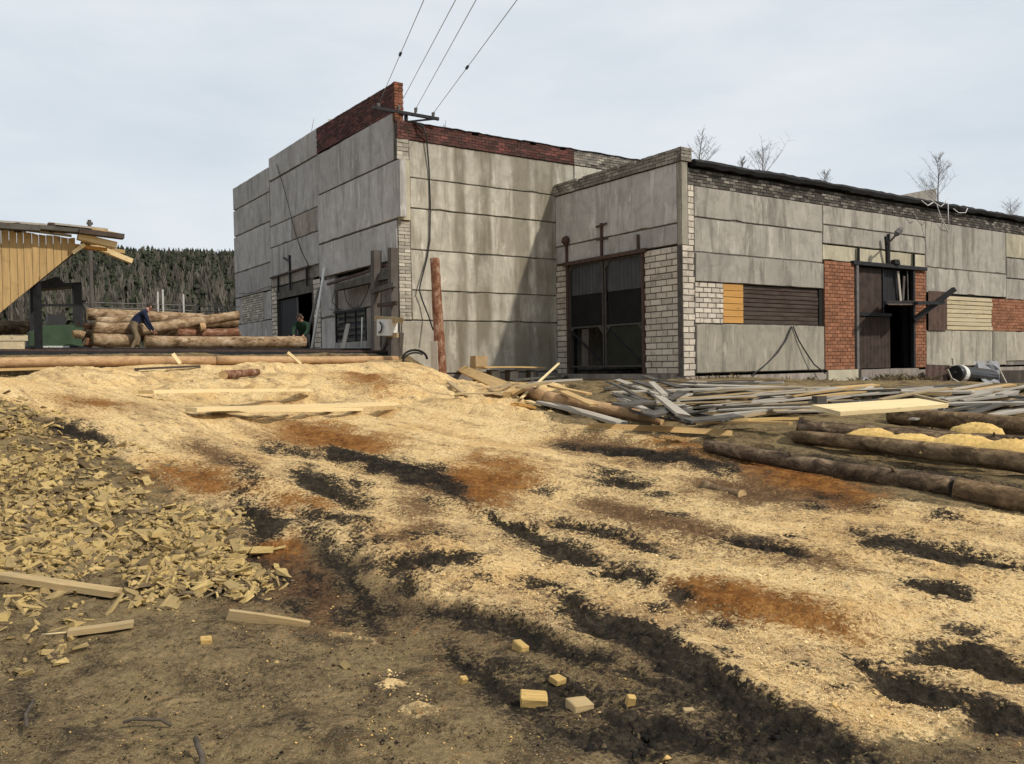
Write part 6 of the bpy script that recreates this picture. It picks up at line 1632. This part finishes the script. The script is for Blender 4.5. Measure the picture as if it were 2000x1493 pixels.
# ------------------------------------------------------------------ crumbs: sawdust flakes and soil clods
def scatter(n, az0, az1, r0, r1):
    az = RNG.uniform(az0, az1, n); rr = np.exp(RNG.uniform(math.log(r0), math.log(r1), n))
    return rr * np.sin(az), rr * np.cos(az)
def crumbs(name, X, Y, size, mats, label, flat=0.6, choose=None, cat='crumbs'):
    n = len(X); Z = H(X, Y)
    base = np.array([(1, 0, 0), (-.5, .87, 0), (-.5, -.87, 0), (0, 0, .9), (0.1, 0, -.7)], float)
    fc = np.array([(0, 1, 3), (1, 2, 3), (2, 0, 3), (1, 0, 4), (2, 1, 4), (0, 2, 4)])
    rot = RNG.uniform(0, 6.28, n); s = size * RNG.lognormal(0, .45, n)
    v = np.repeat(base[None], n, 0) * (1 + RNG.uniform(-.35, .35, (n, 5, 3)))
    c, sn = np.cos(rot)[:, None], np.sin(rot)[:, None]
    st = RNG.uniform(.5, 1.0, n)[:, None]
    x = v[:, :, 0] * c - v[:, :, 1] * sn * st; y = v[:, :, 0] * sn + v[:, :, 1] * c * st
    tiltx = RNG.uniform(-.5, .5, n)[:, None]; z = v[:, :, 2] * flat + x * tiltx
    out = np.stack([x * s[:, None] + X[:, None], y * s[:, None] + Y[:, None], z * s[:, None] + Z[:, None] + s[:, None] * .25 + LIFT[0]], -1).reshape(-1, 3)
    F = (fc[None] + (np.arange(n) * 5)[:, None, None]).reshape(-1, 3)
    me = bpy.data.meshes.new(name)
    me.vertices.add(len(out)); me.vertices.foreach_set('co', out.ravel())
    me.loops.add(F.size); me.loops.foreach_set('vertex_index', F.ravel().astype(np.int32))
    me.polygons.add(len(F)); me.polygons.foreach_set('loop_start', (np.arange(len(F)) * 3).astype(np.int32))
    for m in mats: me.materials.append(m)
    if choose is not None: me.polygons.foreach_set('material_index', np.repeat(choose, 6).astype(np.int32))
    me.update(calc_edges=True)
    o = link(name, me); tag(o, label, cat, kind='stuff'); return o
LIFT = [0.0]
cm = [m_plain('flake_pale', (0.78, 0.58, 0.30), .95, 0, .2, 40, .05, 0), m_plain('flake_tan', (0.58, 0.38, 0.15), .95, 0, .2, 40, .05, 0), m_plain('clod_black', (0.018, 0.016, 0.014), .95, 0, .4, 40, .05, 0), m_plain('clod_brown', (0.09, 0.068, 0.042), .95, 0, .4, 40, .05, 0), m_plain('flake_rust', (0.24, 0.10, 0.035), .95, 0, .3, 40, .05, 0)]
X, Y = scatter(90000, -.66, .66, 2.6, 17)
sw_, dk_, ru_, br_ = soils(X, Y)
sel = (sw_ > .55) & (dk_ < .16) & ((ru_ < .25) | (RNG.uniform(0, 1, len(X)) < .12)) & ((br_ < .3) | (RNG.uniform(0, 1, len(X)) < .2))
ch_ = np.where(RNG.uniform(0, 1, sel.sum()) < .55, 0, 1)
ch_ = np.where(RNG.uniform(0, 1, sel.sum()) < ru_[sel] * .8, 4, ch_)
ch_ = np.where(RNG.uniform(0, 1, sel.sum()) < .035, 3, ch_)
LIFT[0] = 0.045
crumbs('sawdust_flakes', X[sel], Y[sel], .0045, cm, 'loose sawdust flakes and shavings strewn over the slope', choose=ch_, cat='sawdust')
X, Y = scatter(110000, -.66, .66, 2.6, 15)
sw_, dk_, ru_, br_ = soils(X, Y)
hp = poly_field(X, Y, _polys['chips'][0][0], 0.9) > .6
sel = ((dk_ > .42) & (RNG.uniform(0, 1, len(X)) < .55) | (dk_ > .2) & (RNG.uniform(0, 1, len(X)) < .07) | (br_ > .5) & (RNG.uniform(0, 1, len(X)) < .15)) & ~hp
LIFT[0] = -0.03
crumbs('soil_clods', X[sel], Y[sel], .0095, cm, 'black soil clods in the churned ruts', choose=np.where(RNG.uniform(0, 1, sel.sum()) < .8, 2, 3), cat='soil clods', flat=.9)
sel = (sw_ < .45) & (dk_ < .4) & (RNG.uniform(0, 1, len(X)) < .5) & ~hp
LIFT[0] = -.002
crumbs('soil_crumbs', X[sel], Y[sel], .0045, cm, 'crumbs of soil and wood on the trodden mud', choose=RNG.choice([1, 2, 3, 3, 3, 2, 3, 3], sel.sum()), cat='soil crumbs')
